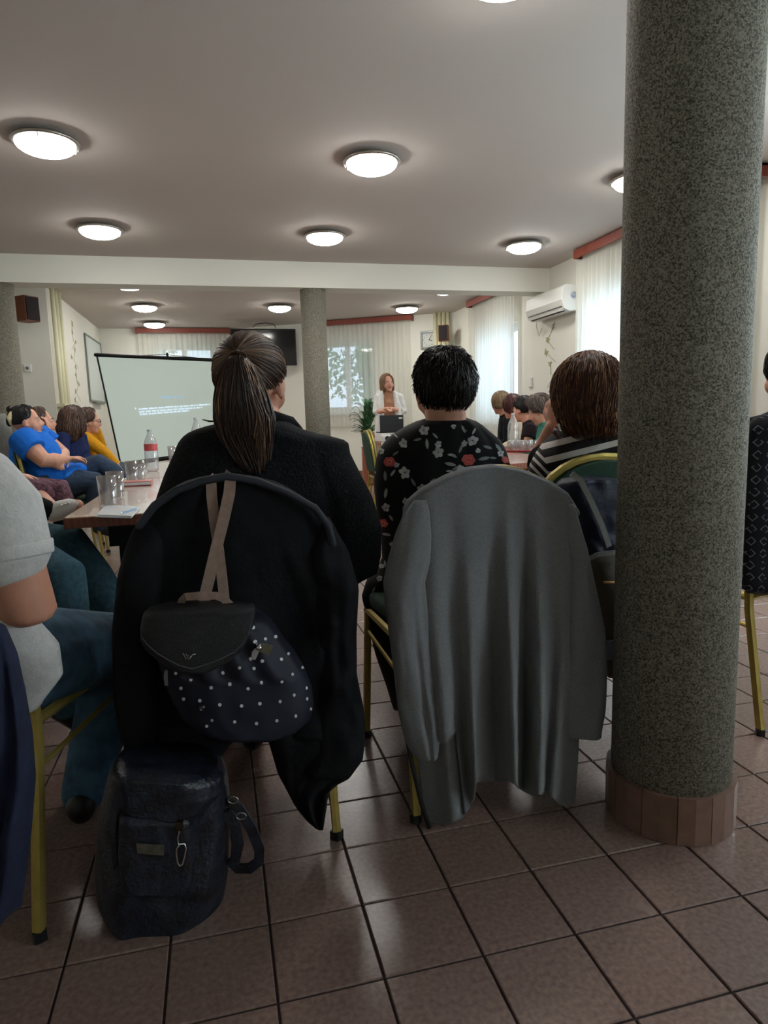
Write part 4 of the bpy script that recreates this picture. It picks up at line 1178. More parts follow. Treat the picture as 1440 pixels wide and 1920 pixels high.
# mustard sweater, glasses
YS = 1.15
M_must = cloth('mustard knit sweater', (214, 150, 34), .1)
hb = at(167, 790, 6.05)
J, W = sitJ(-.99, 7.3, -72, .98)
J['nek'] = at(163, 812, 6.1); J['chs'] = at(168, 840, 6.2); J['wst'] = at(170, 866, 6.3); J['sh'] = [at(176, 818, 6.3), at(160, 822, 5.98)]
J['el'] = [at(192, 845, 6.2), at(196, 848, 5.95)]; J['wr'] = [at(180, 800, 6.1), at(220, 873, 5.95)]; J['kn'][1] = at(190, 868, 6.1)
hd = Head(hb, -84, -6, 0, .98)
r, b = person('person in a mustard sweater with glasses, chin on hand, left of the screen', J, hd, top=M_must, sleeve='long', bottom=cloth('grey-blue jeans', (70, 84, 92)), shoe=M_shoe_b, vox=.009, topname='sweater', bname='jeans', curl=(.9, .8), handdir=[((-.1, 0, 1), (1, 0, 0)), None])
hair(r, hd, H_brown, front=.42, side=1.1, back=1.5, t=.015, n=200, seed=8, sr=.002)
mb = MB()
for sx in (-1, 1):
    pts = [hd.P(sx*.033+.02*cos(a), .104, .006+.016*sin(a)) for a in [i*pi/5 for i in range(11)]]; mb.loft(pts, [.002]*11, n=5)
    mb.loft([hd.P(sx*.053, .102, .008), hd.P(sx*.084, .06, .008), hd.P(sx*.086, 0, .006)], [.002]*3, n=5)
mb.loft([hd.P(-.013, .104, .01), hd.P(.013, .104, .01)], [.002]*2, n=5)
mb.build('glasses', M_black, r, smooth=True)

# floral skirt + white shoe at the left edge
YS = 1.21
M_fl = bpy.data.materials.new('mauve floral skirt cloth'); M_fl = cloth('mauve floral cloth', (104, 74, 84), .55, sc=70)
M_dk = cloth('black trousers', (26, 26, 30))
hb = at(-60, 770, 3.3)
J = dict(pel=at(-40, 935, 3.3), wst=at(-50, 895, 3.3), chs=at(-56, 850, 3.3), nek=at(-58, 800, 3.3), sh=[at(-40, 815, 3.46), at(-70, 815, 3.14)],
         el=[at(-10, 875, 3.48), at(-30, 890, 3.08)], wr=[at(30, 890, 3.36), at(25, 892, 3.2)],
         hip=[at(-20, 925, 3.4), at(-20, 930, 3.2)], kn=[at(112, 925, 3.38), at(60, 928, 3.14)], an=[at(118, 1010, 3.38), at(98, 953, 3.0)], toe=[at(140, 1030, 3.38), at(146, 947, 3.0)])
hd = Head(hb, -84, 0, 0)
r, b = person('person at the left edge in a mauve floral dress, legs crossed, white sneaker', J, hd, top=M_fl, sleeve='threequarter', bottom=M_fl, legs='skirt', vox=.008, face=False, topname='dress_top', bname='skirt', curl=(.35, .35))
mb = MB(); mb.loft([at(10, 925, 3.05), at(50, 945, 3.02), at(93, 958, 3.0)], [.075, .062, .05], n=16); mb.build('legging', M_dk, r, smooth=True)
mb = MB(); mb.loft([at(118, 940, 3.38), at(118, 1005, 3.38)], [.06, .045], n=16); mb.build('legging', M_dk, r, smooth=True)
mb = MB(); mb.loft([at(99, 962, 3.0), at(112, 957, 3.0), at(133, 948, 3.0), at(146, 946, 3.0)], [(.045, .045), (.045, .05), (.042, .038), (.028, .024)], side=(0, 1, 0), n=18)
sh_ = mb.build('shoe', M_shoe_w, r, smooth=True, label='white sneaker')
mb = MB()
for k in range(3): mb.loft([at(115+k*7, 947-k*2, 2.96), at(118+k*7, 944-k*2, 3.04)], [.004]*2, n=5)
mb.build('lace', M_white, sh_)
hair(r, hd, H_brown, n=60, seed=9, sr=.002)

# grey jacket on the chair behind the blue tunic
YS = 1.2
mb = MB(); slab(mb, [(775, -8, 10), (800, -20, 20), (840, -25, 30), (880, -30, 38), (900, -20, 36)], 4.75, .07, n=16, m=16)
o = mb.build('grey_jacket', cloth('light grey fabric', (128, 128, 120)), smooth=True); tag(o, 'light grey garment at the left edge behind the chair of the person in blue', 'jacket')

# teal jeans person
YS = 1.0
M_teal = cloth('teal denim', (62, 92, 104), .22, .5)
hb = at(-110, 830, 2.6)
J = dict(pel=at(-50, 1040, 2.6), wst=at(-60, 985, 2.6), chs=at(-70, 930, 2.6), nek=at(-80, 860, 2.6), sh=[at(-50, 880, 2.76), at(-110, 880, 2.44)],
         el=[at(-30, 960, 2.8), at(-100, 970, 2.36)], wr=[at(20, 985, 2.7), at(-20, 990, 2.5)], hip=[at(-10, 1035, 2.7), at(-20, 1040, 2.5)],
         kn=[at(130, 1030, 2.66), at(112, 1090, 2.30)], an=[at(245, 1195, 2.62), at(130, 1330, 2.28)], toe=[at(275, 1215, 2.62), at(165, 1360, 2.28)])
hd = Head(hb, -80)
r, b = person('person mostly outside the left edge, only teal jeans with bent knees in view', J, hd, top=cloth('grey top', (90, 92, 96)), sleeve='long', bottom=M_teal, shoe=M_shoe_b, vox=.0085, face=False, bname='jeans', k=1.08, legk=1.2)
hair(r, hd, H_brown, n=60, seed=10, sr=.002)
o = sheet([at(50, 998, 2.52), at(66, 1000, 2.52), at(62, 990, 2.66), at(46, 988, 2.66)], .012).build('notebook', cloth('yellow-green paper', (190, 196, 110)), bevel=.002); tag(o, 'small yellow-green notebook on the lap over teal jeans', 'notebook')

# right-hand group
def sidep(label, hx, hy, Y, yaw, hairm, topm, seed, hk=1.0, pitch=-6, **kw):
    hb = at(hx, hy, Y)
    hs = {a: kw.pop(a) for a in ('front', 'side', 'back', 't', 'tight', 'flare', 'lift', 'wav') if a in kw}
    face_deg = kw.pop('body', 70)
    dirv = Vector((-sin(radians(face_deg)), cos(radians(face_deg)), 0))
    base = hb-dirv*.06
    J, W = sitJ(base.x-dirv.x*.06, base.y-dirv.y*.06, face_deg, .97, lean=-.12, arms='lap')
    dz = hb.z-J['head'].z
    for key in ('pel', 'wst', 'chs', 'nek'): J[key] = J[key]+Vector((0, 0, dz*{'pel': 0, 'wst': .4, 'chs': .8, 'nek': 1}[key]))
    J['sh'] = [p+Vector((0, 0, dz)) for p in J['sh']]
    hd = Head(hb, yaw, pitch, 0, hk)
    r, b = person(label, J, hd, top=topm, bottom=Jn, shoe=M_shoe_b, vox=.0095, **kw)
    hair(r, hd, hairm, n=300, seed=seed, sr=.002, **hs)
    return r, hd, J
sidep('person with dark blond hair and a black turtleneck, farthest at the right table', 938, 757, 7.2, 22, H_blond, cloth('black turtleneck', (26, 28, 32)), 21, front=.5, side=1.5, back=1.7, t=.024, topname='turtleneck', body=75)
sidep('person with dark red hair and a cream top at the right table', 960, 764, 6.65, 30, H_dkred, cloth('cream top', (214, 202, 180)), 22, front=.5, side=1.5, back=1.8, t=.022, body=70)
r, hd, J = sidep('person with dark hair in a low bun and black lace top, right table', 981, 768, 6.05, 32, H_black, cloth('black lace top', (40, 30, 36), .4, sc=90), 23, front=.5, side=1.05, back=1.4, t=.012, tight=True, sleeve='short', body=62)
mb = MB(); mb.ell(hd.P(.02, -.10, -.035), (.035, .035, .035)); mb.tone = .3; mb.build('hair_bun', H_black, r, smooth=True)
r, hd, J = sidep('person with short greying curly hair and green sweater looking down, right table', 1011, 770, 5.55, 60, H_grey, cloth('teal green sweater', (62, 124, 108)), 24, pitch=-26, front=.62, side=1.15, back=1.4, t=.028, tight=True, wav=.014, lift=.01, topname='sweater', body=72)

# right edge person
M_dots = mat('dark knit with white diamonds', S(20, 22, 34), .9, noise_amt=0, col2=S(20, 22, 34))
def diamond_mat():
    m = bpy.data.materials.new('dark jacket with white diamond pattern'); m.use_nodes = True; nt = m.node_tree; b = nt.nodes['Principled BSDF']; b.inputs['Roughness'].default_value = .9
    tc = nt.nodes.new('ShaderNodeTexCoord'); sp = nt.nodes.new('ShaderNodeSeparateXYZ'); nt.links.new(tc.outputs['Object'], sp.inputs[0])
    def mth(op, a, b_=None):
        n = nt.nodes.new('ShaderNodeMath'); n.operation = op
        for i, v in enumerate((a, b_)):
            if v is None: continue
            if isinstance(v, (int, float)): n.inputs[i].default_value = v
            else: nt.links.new(v, n.inputs[i])
        return n.outputs[0]
    x = mth('ABSOLUTE', mth('SUBTRACT', mth('FRACT', mth('MULTIPLY', sp.outputs[0], 34)), .5))
    z = mth('ABSOLUTE', mth('SUBTRACT', mth('FRACT', mth('MULTIPLY', sp.outputs[2], 26)), .5))
    s = mth('ADD', x, z); ring = mth('COMPARE', s, .33); ring.node.inputs[2].default_value = .055
    nz = nt.nodes.new('ShaderNodeTexNoise'); nz.inputs['Scale'].default_value = 60; nt.links.new(tc.outputs['Object'], nz.inputs['Vector'])
    g = mth('MULTIPLY', ring, mth('GREATER_THAN', nz.outputs['Fac'], .46))
    mx = nt.nodes.new('ShaderNodeMix'); mx.data_type = 'RGBA'; mx.inputs[6].default_value = S(17, 18, 28); mx.inputs[7].default_value = S(120, 122, 134)
    nt.links.new(g, mx.inputs[0]); nt.links.new(mx.outputs[2], b.inputs['Base Color']); return m
M_dia = diamond_mat()
J, W = sitJ(1.99, 2.06, -4, 1.0)
hd = Head(at(1488, 705, 2.02), -8, 0, 0, 1.0)
J['nek'] = at(1492, 765, 2.03)
J['sh'] = [at(1425, 800, 2.02), at(1560, 800, 2.06)]; J['chs'] = at(1485, 880, 2.03); J['wst'] = at(1482, 980, 2.05)
J['el'] = [at(1418, 960, 2.04), at(1580, 960, 2.1)]; J['wr'] = [at(1440, 1030, 2.25), at(1550, 1030, 2.25)]
r, b = person('dark-haired person at the right edge behind the foreground column', J, hd, top=M_dk, bottom=M_dk, shoe=M_shoe_b, vox=.008, face=False, torso_w=1.0)
hair(r, hd, H_black, front=.5, side=1.2, back=1.5, t=.02, n=350, seed=31, sr=.0014, light=.4)

mb = MB(); slab(mb, [(772, 1440, 1520), (785, 1416, 1550), (800, 1403, 1570), (850, 1399, 1580), (950, 1397, 1584), (1050, 1394, 1580), (1098, 1392, 1570), (1112, 1400, 1560)], 1.74, .05, lambda u, v: .008*sin(u*7)*v+.01*noise.noise(Vector((u*3, v*4, 6))), n=40, m=40, power=3)
o = mb.build('patterned_jacket', M_dia, smooth=True); tag(o, 'dark jacket with white diamond pattern hung over the chair at the right edge', 'jacket')
# ================================================================ THE NEAR ROW
YS = 1.0
def ramp(T, k=5, a=.2): return lambda v: T*min(1, a+v*k)
M_blazer = mat('black seersucker blazer', S(27, 28, 30), .92, noise_amt=.3, noise_scale=120, bump=1.0, bump_scale=140, spec=.2)
M_blkcoat = mat('black quilted coat cloth', S(16, 17, 20), .8, noise_amt=.3, noise_scale=30, bump=.5, bump_scale=60, spec=.25)
M_grey = mat('grey felted wool', S(122, 123, 125), .95, noise_amt=.1, noise_scale=220, bump=.3, bump_scale=500, spec=.15, sheen=.15)
M_blouse = mat('black viscose blouse', S(13, 14, 17), .75, noise_amt=.2, noise_scale=15, bump=.25, bump_scale=25, spec=.3)

# ---- ponytailed person
J, W = sitJ(.10, 1.98, 0, 1.02)
hA = at(474, 722, 1.83)
J['head'] = hA; J['nek'] = at(500, 800, 1.82)
J['sh'] = [at(390, 870, 1.82), at(595, 870, 1.82)]; J['chs'] = at(490, 940, 1.82); J['wst'] = at(480, 1060, 1.86)
J['el'] = [at(330, 1020, 1.88), at(660, 1030, 1.86)]; J['wr'] = [at(400, 1040, 2.08), at(560, 1040, 2.1)]
J['an'] = [Vector((-.02, 2.20, .09)), Vector((.055, 2.02, .09))]; J['toe'] = [Vector((-.03, 2.34, .03)), Vector((.06, 2.17, .03))]
hd = Head(hA, -27, 0, 2, 1.0)
rA, bA = person('person with a long brown ponytail in a black blazer, front row left, seen from behind', J, hd, top=None, bottom=cloth('dark jeans', (40, 52, 66)), shoe=M_shoe_b, vox=.006, bname='jeans')
M_sn = mat('grey-blue sneaker', S(70, 84, 96), .7, bump=.3)
mb = MB()
rowsA = [(786, 476, 536), (794, 404, 546), (803, 372, 562), (813, 349, 596), (822, 340, 640), (830, 334, 652), (850, 326, 656), (890, 308, 676), (930, 294, 697), (985, 280, 714), (1040, 265, 713), (1072, 260, 706), (1088, 258, 672), (1230, 262, 655)]
def foldA(u, v):
    return .010*sin(u*7+v*3)*v + .012*math.exp(-((u-.56+.1*v)/.06)**2)*-1*min(1, v*3) + .008*math.exp(-((u+.6)/.06)**2)*-1*min(1, v*3)+.006*noise.noise(Vector((u*3, v*5, 2)))
slab(mb, rowsA, 1.82, .125, foldA, n=64, m=70, power=2.6)
mb.build('blazer', M_blazer, rA, smooth=True)
mb = MB(); mb.loft([at(470, 797, 1.74), at(508, 780, 1.765), at(545, 792, 1.80), at(560, 806, 1.83)], [.014, .017, .016, .012], n=10); mb.build('collar', M_blazer, rA, smooth=True)

# pulled-back hair and ponytail
def pony_hair(parent, hd, m):
    rnd = random.Random(11); mb = MB()
    root = hd.M.inverted() @ at(447, 668, 1.73)
    o = Vector((0, -.014, .03)); t = .012
    R3 = (.078+t, .098+t, .090+t)
    def onell(d, e=0): d = d.normalized(); return o+Vector((d.x*(R3[0]+e), d.y*(R3[1]+e), d.z*(R3[2]+e)))
    rd = Vector(((root.x-o.x)/R3[0], (root.y-o.y)/R3[1], (root.z-o.z)/R3[2])).normalized()
    # shell
    NA, NQ = 48, 14; vs = []
    for layer in (0, 1):
        for j in range(NQ+1):
            for i in range(NA):
                a = 2*pi*i/NA; e = send(a, .5, .92, 1.22); q = max(.001, e*j/NQ)
                th = (t*min(1, .25+(1-j/NQ)*5)) if layer == 0 else -.012
                vs.append(hd.hp(a, q, th, True))
    fs = []; o1 = (NQ+1)*NA
    for j in range(NQ):
        for i in range(NA):
            i2 = (i+1) % NA
            fs.append((j*NA+i, (j+1)*NA+i, (j+1)*NA+i2, j*NA+i2)); fs.append((o1+j*NA+i, o1+j*NA+i2, o1+(j+1)*NA+i2, o1+(j+1)*NA+i))
    for i in range(NA): fs.append((NQ*NA+i, o1+NQ*NA+i, o1+NQ*NA+(i+1) % NA, NQ*NA+(i+1) % NA))
    mb.tone = .3; mb.add(vs, fs)
    for k in range(1500):
        a = rnd.uniform(0, 2*pi); e = send(a, .5, .92, 1.22)
        q = e*(1-rnd.random()**2*.8); th = q*radians(95)
        d0 = Vector((sin(th)*sin(a), sin(th)*cos(a), cos(th)))
        ang = d0.angle(rd)
        if ang < .15: continue
        N = 9; pts = []; off = rnd.uniform(-.002, .003); wv = rnd.gauss(0, .03)
        for i in range(N+1):
            s_ = i/N
            d = (d0*sin((1-s_)*ang)+rd*sin(s_*ang))/sin(ang)
            d = (d+d.cross(rd)*wv*sin(s_*pi)).normalized()
            lift = off+.012*s_**6+.004*sin(s_*pi)*(.5+.5*sin(a*9))
            pts.append(hd.M @ onell(d, lift))
        mb.tone = min(1, max(0, rnd.gauss(.48, .2)))
        r_ = rnd.uniform(.0009, .0017); mb.loft(pts, [r_*.4]+[r_]*(N-1)+[r_*.8], n=3, cap='flat')
    mb.build('hair', m, parent, smooth=True, fix=False, attr=True)
    # tail: centre line and half width by pixel row
    mb = MB()
    rows = [(664, 446, 10, .03), (680, 445, 26, .05), (710, 448, 42, .065), (750, 453, 52, .06), (785, 458, 56, .05), (815, 460, 50, .04), (845, 468, 38, .03), (872, 476, 26, .025), (900, 484, 14, .02)]
    def C(y):
        _, c, hw, dp = interp_rows([(r[0], r[1], r[2], r[3]) for r in rows], y); return c, hw, dp
    vs = []; N = 20
    core = []
    for i in range(N+1):
        y = 666+(878-666)*i/N; c, hw, dp = C(y); 
        P = at(c, y, 1.715-.035*sin(min(1, i/N*2)*pi/2)+.03*(i/N)); core.append((P, hw*1.62/FPX*.9, dp*.62))
    mb.tone = .12; mb.loft([c[0] for c in core], [(c[1]*.9*(1 if j < N-2 else .5), c[2]) for j, c in enumerate(core)], side=_R0, n=20)
    for k in range(1500):
        ax = rnd.uniform(-1, 1); az = sqrt(max(0, 1-ax*ax))*rnd.uniform(.3, 1)*(1 if rnd.random() < .8 else -1)
        L = rnd.uniform(.62, 1.0) if rnd.random() < .8 else rnd.uniform(.3, .7); ph = rnd.uniform(0, 6); wv = rnd.uniform(.0, .12); q0 = rnd.uniform(0, .12)
        pts = []; N2 = 14; dx = rnd.gauss(0, .2)
        for i in range(N2+1):
            s_ = q0*(1-i/N2)+L*i/N2; y = 664+(905-664)*s_; c, hw, dp = C(y)
            fx = max(-1.0, min(1.0, ax+dx*s_+wv*sin(ph+s_*9)))
            Yc = 1.715-.035*sin(min(1, s_*2)*pi/2)+.03*s_
            # an offset bend so the lower tail breaks into locks
            lock = .16*sin(ax*11+1.5+s_*3)*s_*s_
            P = at(c+hw*(fx+lock), y, Yc)+Vector((0, -1, 0))*az*dp*.72
            pts.append(P)
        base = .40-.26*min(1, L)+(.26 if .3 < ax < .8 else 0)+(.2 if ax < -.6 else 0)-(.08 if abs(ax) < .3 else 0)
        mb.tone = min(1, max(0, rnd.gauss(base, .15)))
        r_ = rnd.uniform(.0009, .0018); mb.loft(pts, [r_]*N2+[r_*.2], n=3, cap='flat')
    # a stray lock at the left
    for k in range(14):
        e = rnd.uniform(-3, 3); mb.tone = .2
        mb.loft([at(412+e, 780, 1.72), at(404+e*.5, 790+e*.3, 1.71), at(392, 790+e*.4, 1.70), at(378+abs(e), 787+e*.3, 1.70)], [.0012, .0011, .001, .0003], n=3, cap='flat')
        mb.loft([at(404+e*.5, 785, 1.72), at(402+e*.4, 797, 1.71), at(410+e*.3, 803, 1.71)], [.0012, .001, .0004], n=3, cap='flat')
    mb.build('ponytail', m, parent, smooth=True, fix=False, attr=True)
    P = at(447, 667, 1.70); mb = MB(); pts = [P+_R0*.017*cos(a)+Vector((0, 0, .006*sin(a)))+Vector((0, -.012*sin(a), 0)) for a in [i*pi/8 for i in range(17)]]
    mb.loft(pts, [.0045]*17, n=8); mb.build('hair_tie', cloth('brown hair tie', (70, 48, 36)), parent, smooth=True)
pony_hair(rA, hd, hair_mat('ponytail hair', (38, 26, 21), (98, 72, 55), (188, 146, 104)))

# ---- person in the floral blouse
J, W = sitJ(.80, 2.16, 0, 1.0)
hB = at(831, 735, 2.02)
J['head'] = hB; J['nek'] = at(835, 795, 2.02)
J['sh'] = [at(768, 872, 2.03), at(900, 872, 2.03)]; J['chs'] = at(832, 930, 2.0); J['wst'] = at(830, 1040, 2.04)
J['el'] = [at(748, 990, 2.10), at(915, 990, 2.10)]; J['wr'] = [at(760, 1010, 2.28), at(890, 1010, 2.28)]
hdB = Head(hB, 0, 0, 0, 1.0)
rB, bB = person('person with short dark hair in a black blouse with red and white flowers', J, hdB, top=None, bottom=M_dk, shoe=M_shoe_b, vox=.006, neckw=1.22)
hair(rB, hdB, hair_mat('short dark hair', (17, 15, 15), (40, 35, 34), (120, 112, 108)), front=.55, side=.86, back=1.52, t=.012, n=3200, tight=True, seglen=.3, seed=41, sr=.0011, lift=.009, wav=.010, light=.40, lump=.012)
mb = MB()
rowsB = [(782, 806, 872), (788, 788, 884), (797, 768, 898), (808, 748, 912), (822, 728, 930), (840, 714, 943), (862, 706, 950), (900, 702, 957), (950, 706, 962), (1000, 715, 960), (1050, 718, 955), (1070, 705, 955), (1090, 688, 960), (1120, 679, 965), (1160, 688, 965), (1230, 705, 962), (1290, 726, 955), (1330, 738, 950)]
def foldB(u, v): return .006*sin(u*9+4*v)*v+.006*noise.noise(Vector((u*4, v*6, 9)))-.012*math.exp(-((abs(u)-.62)/.07)**2)*min(1, v*4)
slab(mb, rowsB, 2.04, .125, foldB, n=64, m=70, power=2.5)
blouse = mb.build('blouse', M_blouse, rB, smooth=True)

def bvh_of(o):
    me = o.data; return BVHTree.FromPolygons([v.co.copy() for v in me.vertices], [tuple(p.vertices) for p in me.polygons])
def print_on(bvh, shapes, name, m, parent, off=.0016, attr=False, kind=None):
    """flat print laid on a cloth surface: each outline is dropped on the cloth from its own centre"""
    mb = MB()
    for (px, py), pts, tone in shapes:
        d = (at(px, py, 1)-CAM).normalized(); hit, nrm, idx, dist = bvh.ray_cast(CAM, d)
        if hit is None: continue
        if nrm.dot(d) > 0: nrm = -nrm
        vs = []
        ok = True
        for x, y in pts:
            dd = (at(px+x, py+y, 1)-CAM).normalized(); h2, n2, i2, _ = bvh.ray_cast(CAM, dd)
            if h2 is None or (h2-hit).length > .08: ok = False; break
            if n2.dot(dd) > 0: n2 = -n2
            vs.append(h2+n2*off)
        if ok:
            mb.tone = tone; c = hit+nrm*(off+.0002); n = len(vs)
            mb.add([c]+vs, [(0, 1+k, 1+(k+1) % n) for k in range(n)])
    return mb.build(name, m, parent, fix=False, attr=attr, kind=kind)
def petal(cx, cy, ang, L, W_):
    return [(cx+L*t*cos(ang)-W_*w_*sin(ang), cy+L*t*sin(ang)+W_*w_*cos(ang)) for t, w_ in ((0, 0), (.3, .45), (.65, .5), (.92, .25), (1, 0), (.92, -.25), (.65, -.5), (.3, -.45))]
bvB = bvh_of(blouse); rnd = random.Random(77); shapes = []
def flower(px, py, r, kind):
    if kind == 'rose':
        for k in range(6):
            a = k*pi/3+rnd.uniform(-.2, .2); shapes.append(((px+r*.45*cos(a), py+r*.4*sin(a)), [(r*.45*cos(b), r*.36*sin(b)) for b in [i*pi/4 for i in range(8)]], .36+.05*rnd.random()))
        for k in range(5):
            a = k*1.3+.4; shapes.append(((px+r*.32*cos(a), py+r*.26*sin(a)), [(r*.22*cos(b), r*.15*sin(b)) for b in [i*pi/3 for i in range(6)]], .46+.06*rnd.random()))
        for k in range(3):
            a = k*2.1; shapes.append(((px+r*.12*cos(a), py+r*.1*sin(a)), [(r*.13*cos(b), r*.09*sin(b)) for b in [i*pi/3 for i in range(6)]], .28))
    else:
        for k in range(5):
            a = k*2*pi/5+rnd.uniform(-.25, .25)-.5; L = r*rnd.uniform(.75, 1.05)
            shapes.append(((px+L*.5*cos(a), py+L*.5*sin(a)), petal(-L*.5*cos(a), -L*.5*sin(a), a, L, r*.75), .84+.14*rnd.random()))
        shapes.append(((px, py), [(r*.2*cos(b), r*.2*sin(b)) for b in [i*pi/3 for i in range(6)]], .62))
def leafp(px, py, ang, L, tone=.75): shapes.append(((px+L*.5*cos(ang), py+L*.5*sin(ang)), petal(-L*.5*cos(ang), -L*.5*sin(ang), ang, L, L*.3), tone))
for f in ((878, 862, 15, 'rose'), (731, 866, 13, 'rose'), (948, 862, 9, 'rose'), (719, 981, 11, 'rose'), (702, 886, 8, 'rose'),
          (821, 833, 8, 'w'), (795, 808, 11, 'w'), (757, 832, 10, 'w'), (759, 886, 12, 'w'), (822, 848, 12, 'w'), (886, 826, 12, 'w'), (870, 832, 7, 'w'), (864, 880, 10, 'w'), (792, 916, 10, 'w'),
          (716, 846, 7, 'w'), (744, 872, 6, 'w'), (938, 850, 7, 'w'), (850, 800, 5, 'w'), (896, 845, 6, 'w'), (724, 952, 9, 'w'), (716, 1062, 6, 'w'), (712, 1085, 7, 'w'), (735, 1020, 5, 'w'), (760, 940, 7, 'w'), (700, 930, 6, 'w')):
    flower(*f)
for k, (x, y, a, L) in enumerate(((857, 858, 3.6, 16), (862, 873, 2.6, 18), (896, 862, -.2, 22), (893, 878, .4, 20), (905, 836, .3, 18), (872, 812, -2.0, 16), (885, 815, -1.1, 14), (838, 852, .1, 16), (800, 822, 1.5, 20),
        (811, 812, .8, 14), (775, 826, -.2, 16), (747, 822, -2.4, 12), (742, 880, 2.2, 16), (770, 896, 1.0, 18), (748, 846, 2.5, 14), (722, 882, 1.5, 20), (712, 862, -2.0, 14), (928, 832, .9, 20), (936, 842, 1.2, 18), (917, 858, .1, 14),
        (938, 876, 1.4, 18), (870, 890, 2.9, 16), (850, 884, 3.2, 14), (805, 905, -.6, 14), (780, 925, 2.2, 14), (722, 935, -1.4, 20), (730, 965, 1.0, 14), (716, 1000, .2, 18), (706, 960, 2.2, 10), (722, 1050, 1.5, 14), (704, 1100, 2.0, 14), (860, 850, -1.2, 18), (833, 868, .2, 22), (866, 806, .2, 10), (760, 955, .4, 16))):
    leafp(x, y, a, L, .68+.2*rnd.random())
M_print = attr_mat('printed flowers', S(60, 70, 60), S(205, 205, 205), .8, stops=[(.27, S(140, 46, 42)), (.4, S(206, 92, 84)), (.52, S(226, 146, 134)), (.6, S(96, 100, 92)), (.75, S(128, 136, 136))])
print_on(bvB, shapes, 'floral_print', M_print, rB, attr=True, kind='stuff')

# ---- person in the striped top
J, W = sitJ(1.22, 2.08, 2, 1.0)
hD = at(1098, 752, 1.93)
J['head'] = hD; J['nek'] = at(1115, 815, 1.94)
J['sh'] = [at(1055, 880, 2.0), at(1185, 870, 1.98)]; J['chs'] = at(1120, 930, 1.96); J['wst'] = at(1125, 1020, 1.98)
J['el'] = [at(1012, 868, 2.26), at(1215, 980, 2.05)]; J['wr'] = [at(1036, 800, 2.08), at(1180, 1010, 2.25)]
hdD = Head(hD, 12, -3, 0, 1.02)
rD, bD = person('person with an auburn bob in a black and white striped top, chin on hand', J, hdD, skin=M_skin, top=None, bottom=M_dk, shoe=M_shoe_b, vox=.0055, armk=1.15, curl=(1.25, .4), handdir=[((.12, -.1, 1), (-.9, -.35, 0)), None], handk=.95)
hair(rD, hdD, hair_mat('auburn bob', (50, 27, 20), (112, 68, 44), (212, 164, 112)), front=.55, side=2.0, back=2.15, t=.025, n=2400, drop=.105, flare=.03, squeeze=.20, seed=51, sr=.0013, wav=.007, light=.42, rag=1.12)
mb = MB()
for k in range(60):
    rr = random.Random(k); mb.tone = rr.uniform(.2, .6); x = rr.uniform(-4, 4); 
    mb.loft([at(1044+x, 800, 1.90), at(1040+x, 812, 1.89), at(1046+x*.6, 820, 1.88), at(1056, 821+x*.3, 1.88)], [.0013, .0012, .001, .0003], n=3, cap='flat')
mb.build('hair_lock', H_auburn, rD, smooth=True, fix=False, attr=True)
M_stripe = attr_mat('black and white striped jersey', S(24, 20, 20), S(206, 200, 194), .9, stops=[(.5, S(206, 200, 194))], interp='CONSTANT')
M_stripe.node_tree.nodes['Color Ramp'].color_ramp.elements[-1].color = S(206, 200, 194)
class SMB(MB): pass
rowsD = [(800, 1070, 1165), (808, 1050, 1178), (820, 1036, 1192), (834, 1022, 1204), (850, 1010, 1216), (870, 999, 1226), (895, 992, 1232), (930, 994, 1234), (1000, 1000, 1232), (1100, 1005, 1228)]
mb = MB(); slab(mb, rowsD, 1.97, .12, lambda u, v: .005*noise.noise(Vector((u*4, v*6, 3))), n=110, m=120, power=2.6)
mb.t = []
for v in mb.v:
    p = proj(v); px, py = p[0], p[1]
    # bands slope gently up to the right; below the sleeve seam they turn into a chevron
    seam = 1018+(py-850)*.3
    s = py+.25*(px-1130)
    if px < seam: s = py+1.6*(seam-px)+.25*(seam-1130)
    f_ = ((s-815) % 28)/28; tri = (abs(((f_-.29+.5) % 1)-.5)-.29)*4
    mb.t.append(min(1, max(0, .5+tri)))
striped = mb.build('striped_top', M_stripe, rD, smooth=True, attr=True)
mb = MB(); mb.loft([at(1022, 865, 2.03), at(1012, 872, 2.15)], [.058, .045], n=16, cap='flat'); mb.tone = .9
mb.build('sleeve', M_stripe, rD, smooth=True, attr=True)
mb = MB(); mb.loft([at(1048, 796, 1.89), at(1050, 808, 1.885)], [.004, .006], n=8); mb.build('earring', M_chrome, rD, smooth=True)

# ---- person in white t-shirt at the left edge
M_wt = mat('off-white linen shirt', S(206, 204, 200), .9, noise_amt=.06, noise_scale=60, bump=.4, bump_scale=200, spec=.2)
hC = at(-130, 700, 1.45)
J = dict(pel=at(-60, 1245, 1.52), wst=at(-80, 1130, 1.48), chs=at(-95, 1020, 1.46), nek=at(-115, 850, 1.40),
         sh=[at(-230, 900, 1.44), at(-20, 950, 1.36)], el=[at(-220, 1100, 1.52), at(56, 1140, 1.34)], wr=[at(-120, 1140, 1.62), at(-60, 1150, 1.52)],
         hip=[at(-140, 1245, 1.52), at(0, 1250, 1.52)], kn=[at(60, 1180, 1.98), at(232, 1205, 1.92)], an=[at(20, 1440, 2.0), at(152, 1500, 1.78)], toe=[at(30, 1450, 2.15), at(160, 1530, 1.92)])
J['an'][0].z = .09; J['toe'][0].z = .03; J['toe'][1].z = .03
hdC = Head(hC, -20)
rC, bC = person('person cut by the left edge in an off-white shirt and jeans, bare elbow in view', J, hdC, skin=M_skin_d, top=None, bottom=mat('blue denim', S(58, 92, 116), .85, noise_amt=.3, noise_scale=25, bump=.4, bump_scale=400), shoe=M_shoe_b, vox=.0065, bname='jeans', torso_w=.8, armk=1.3, legk=1.25, face=False)
hair(rC, hdC, H_brown, n=100, seed=61, sr=.002)
mb = MB()
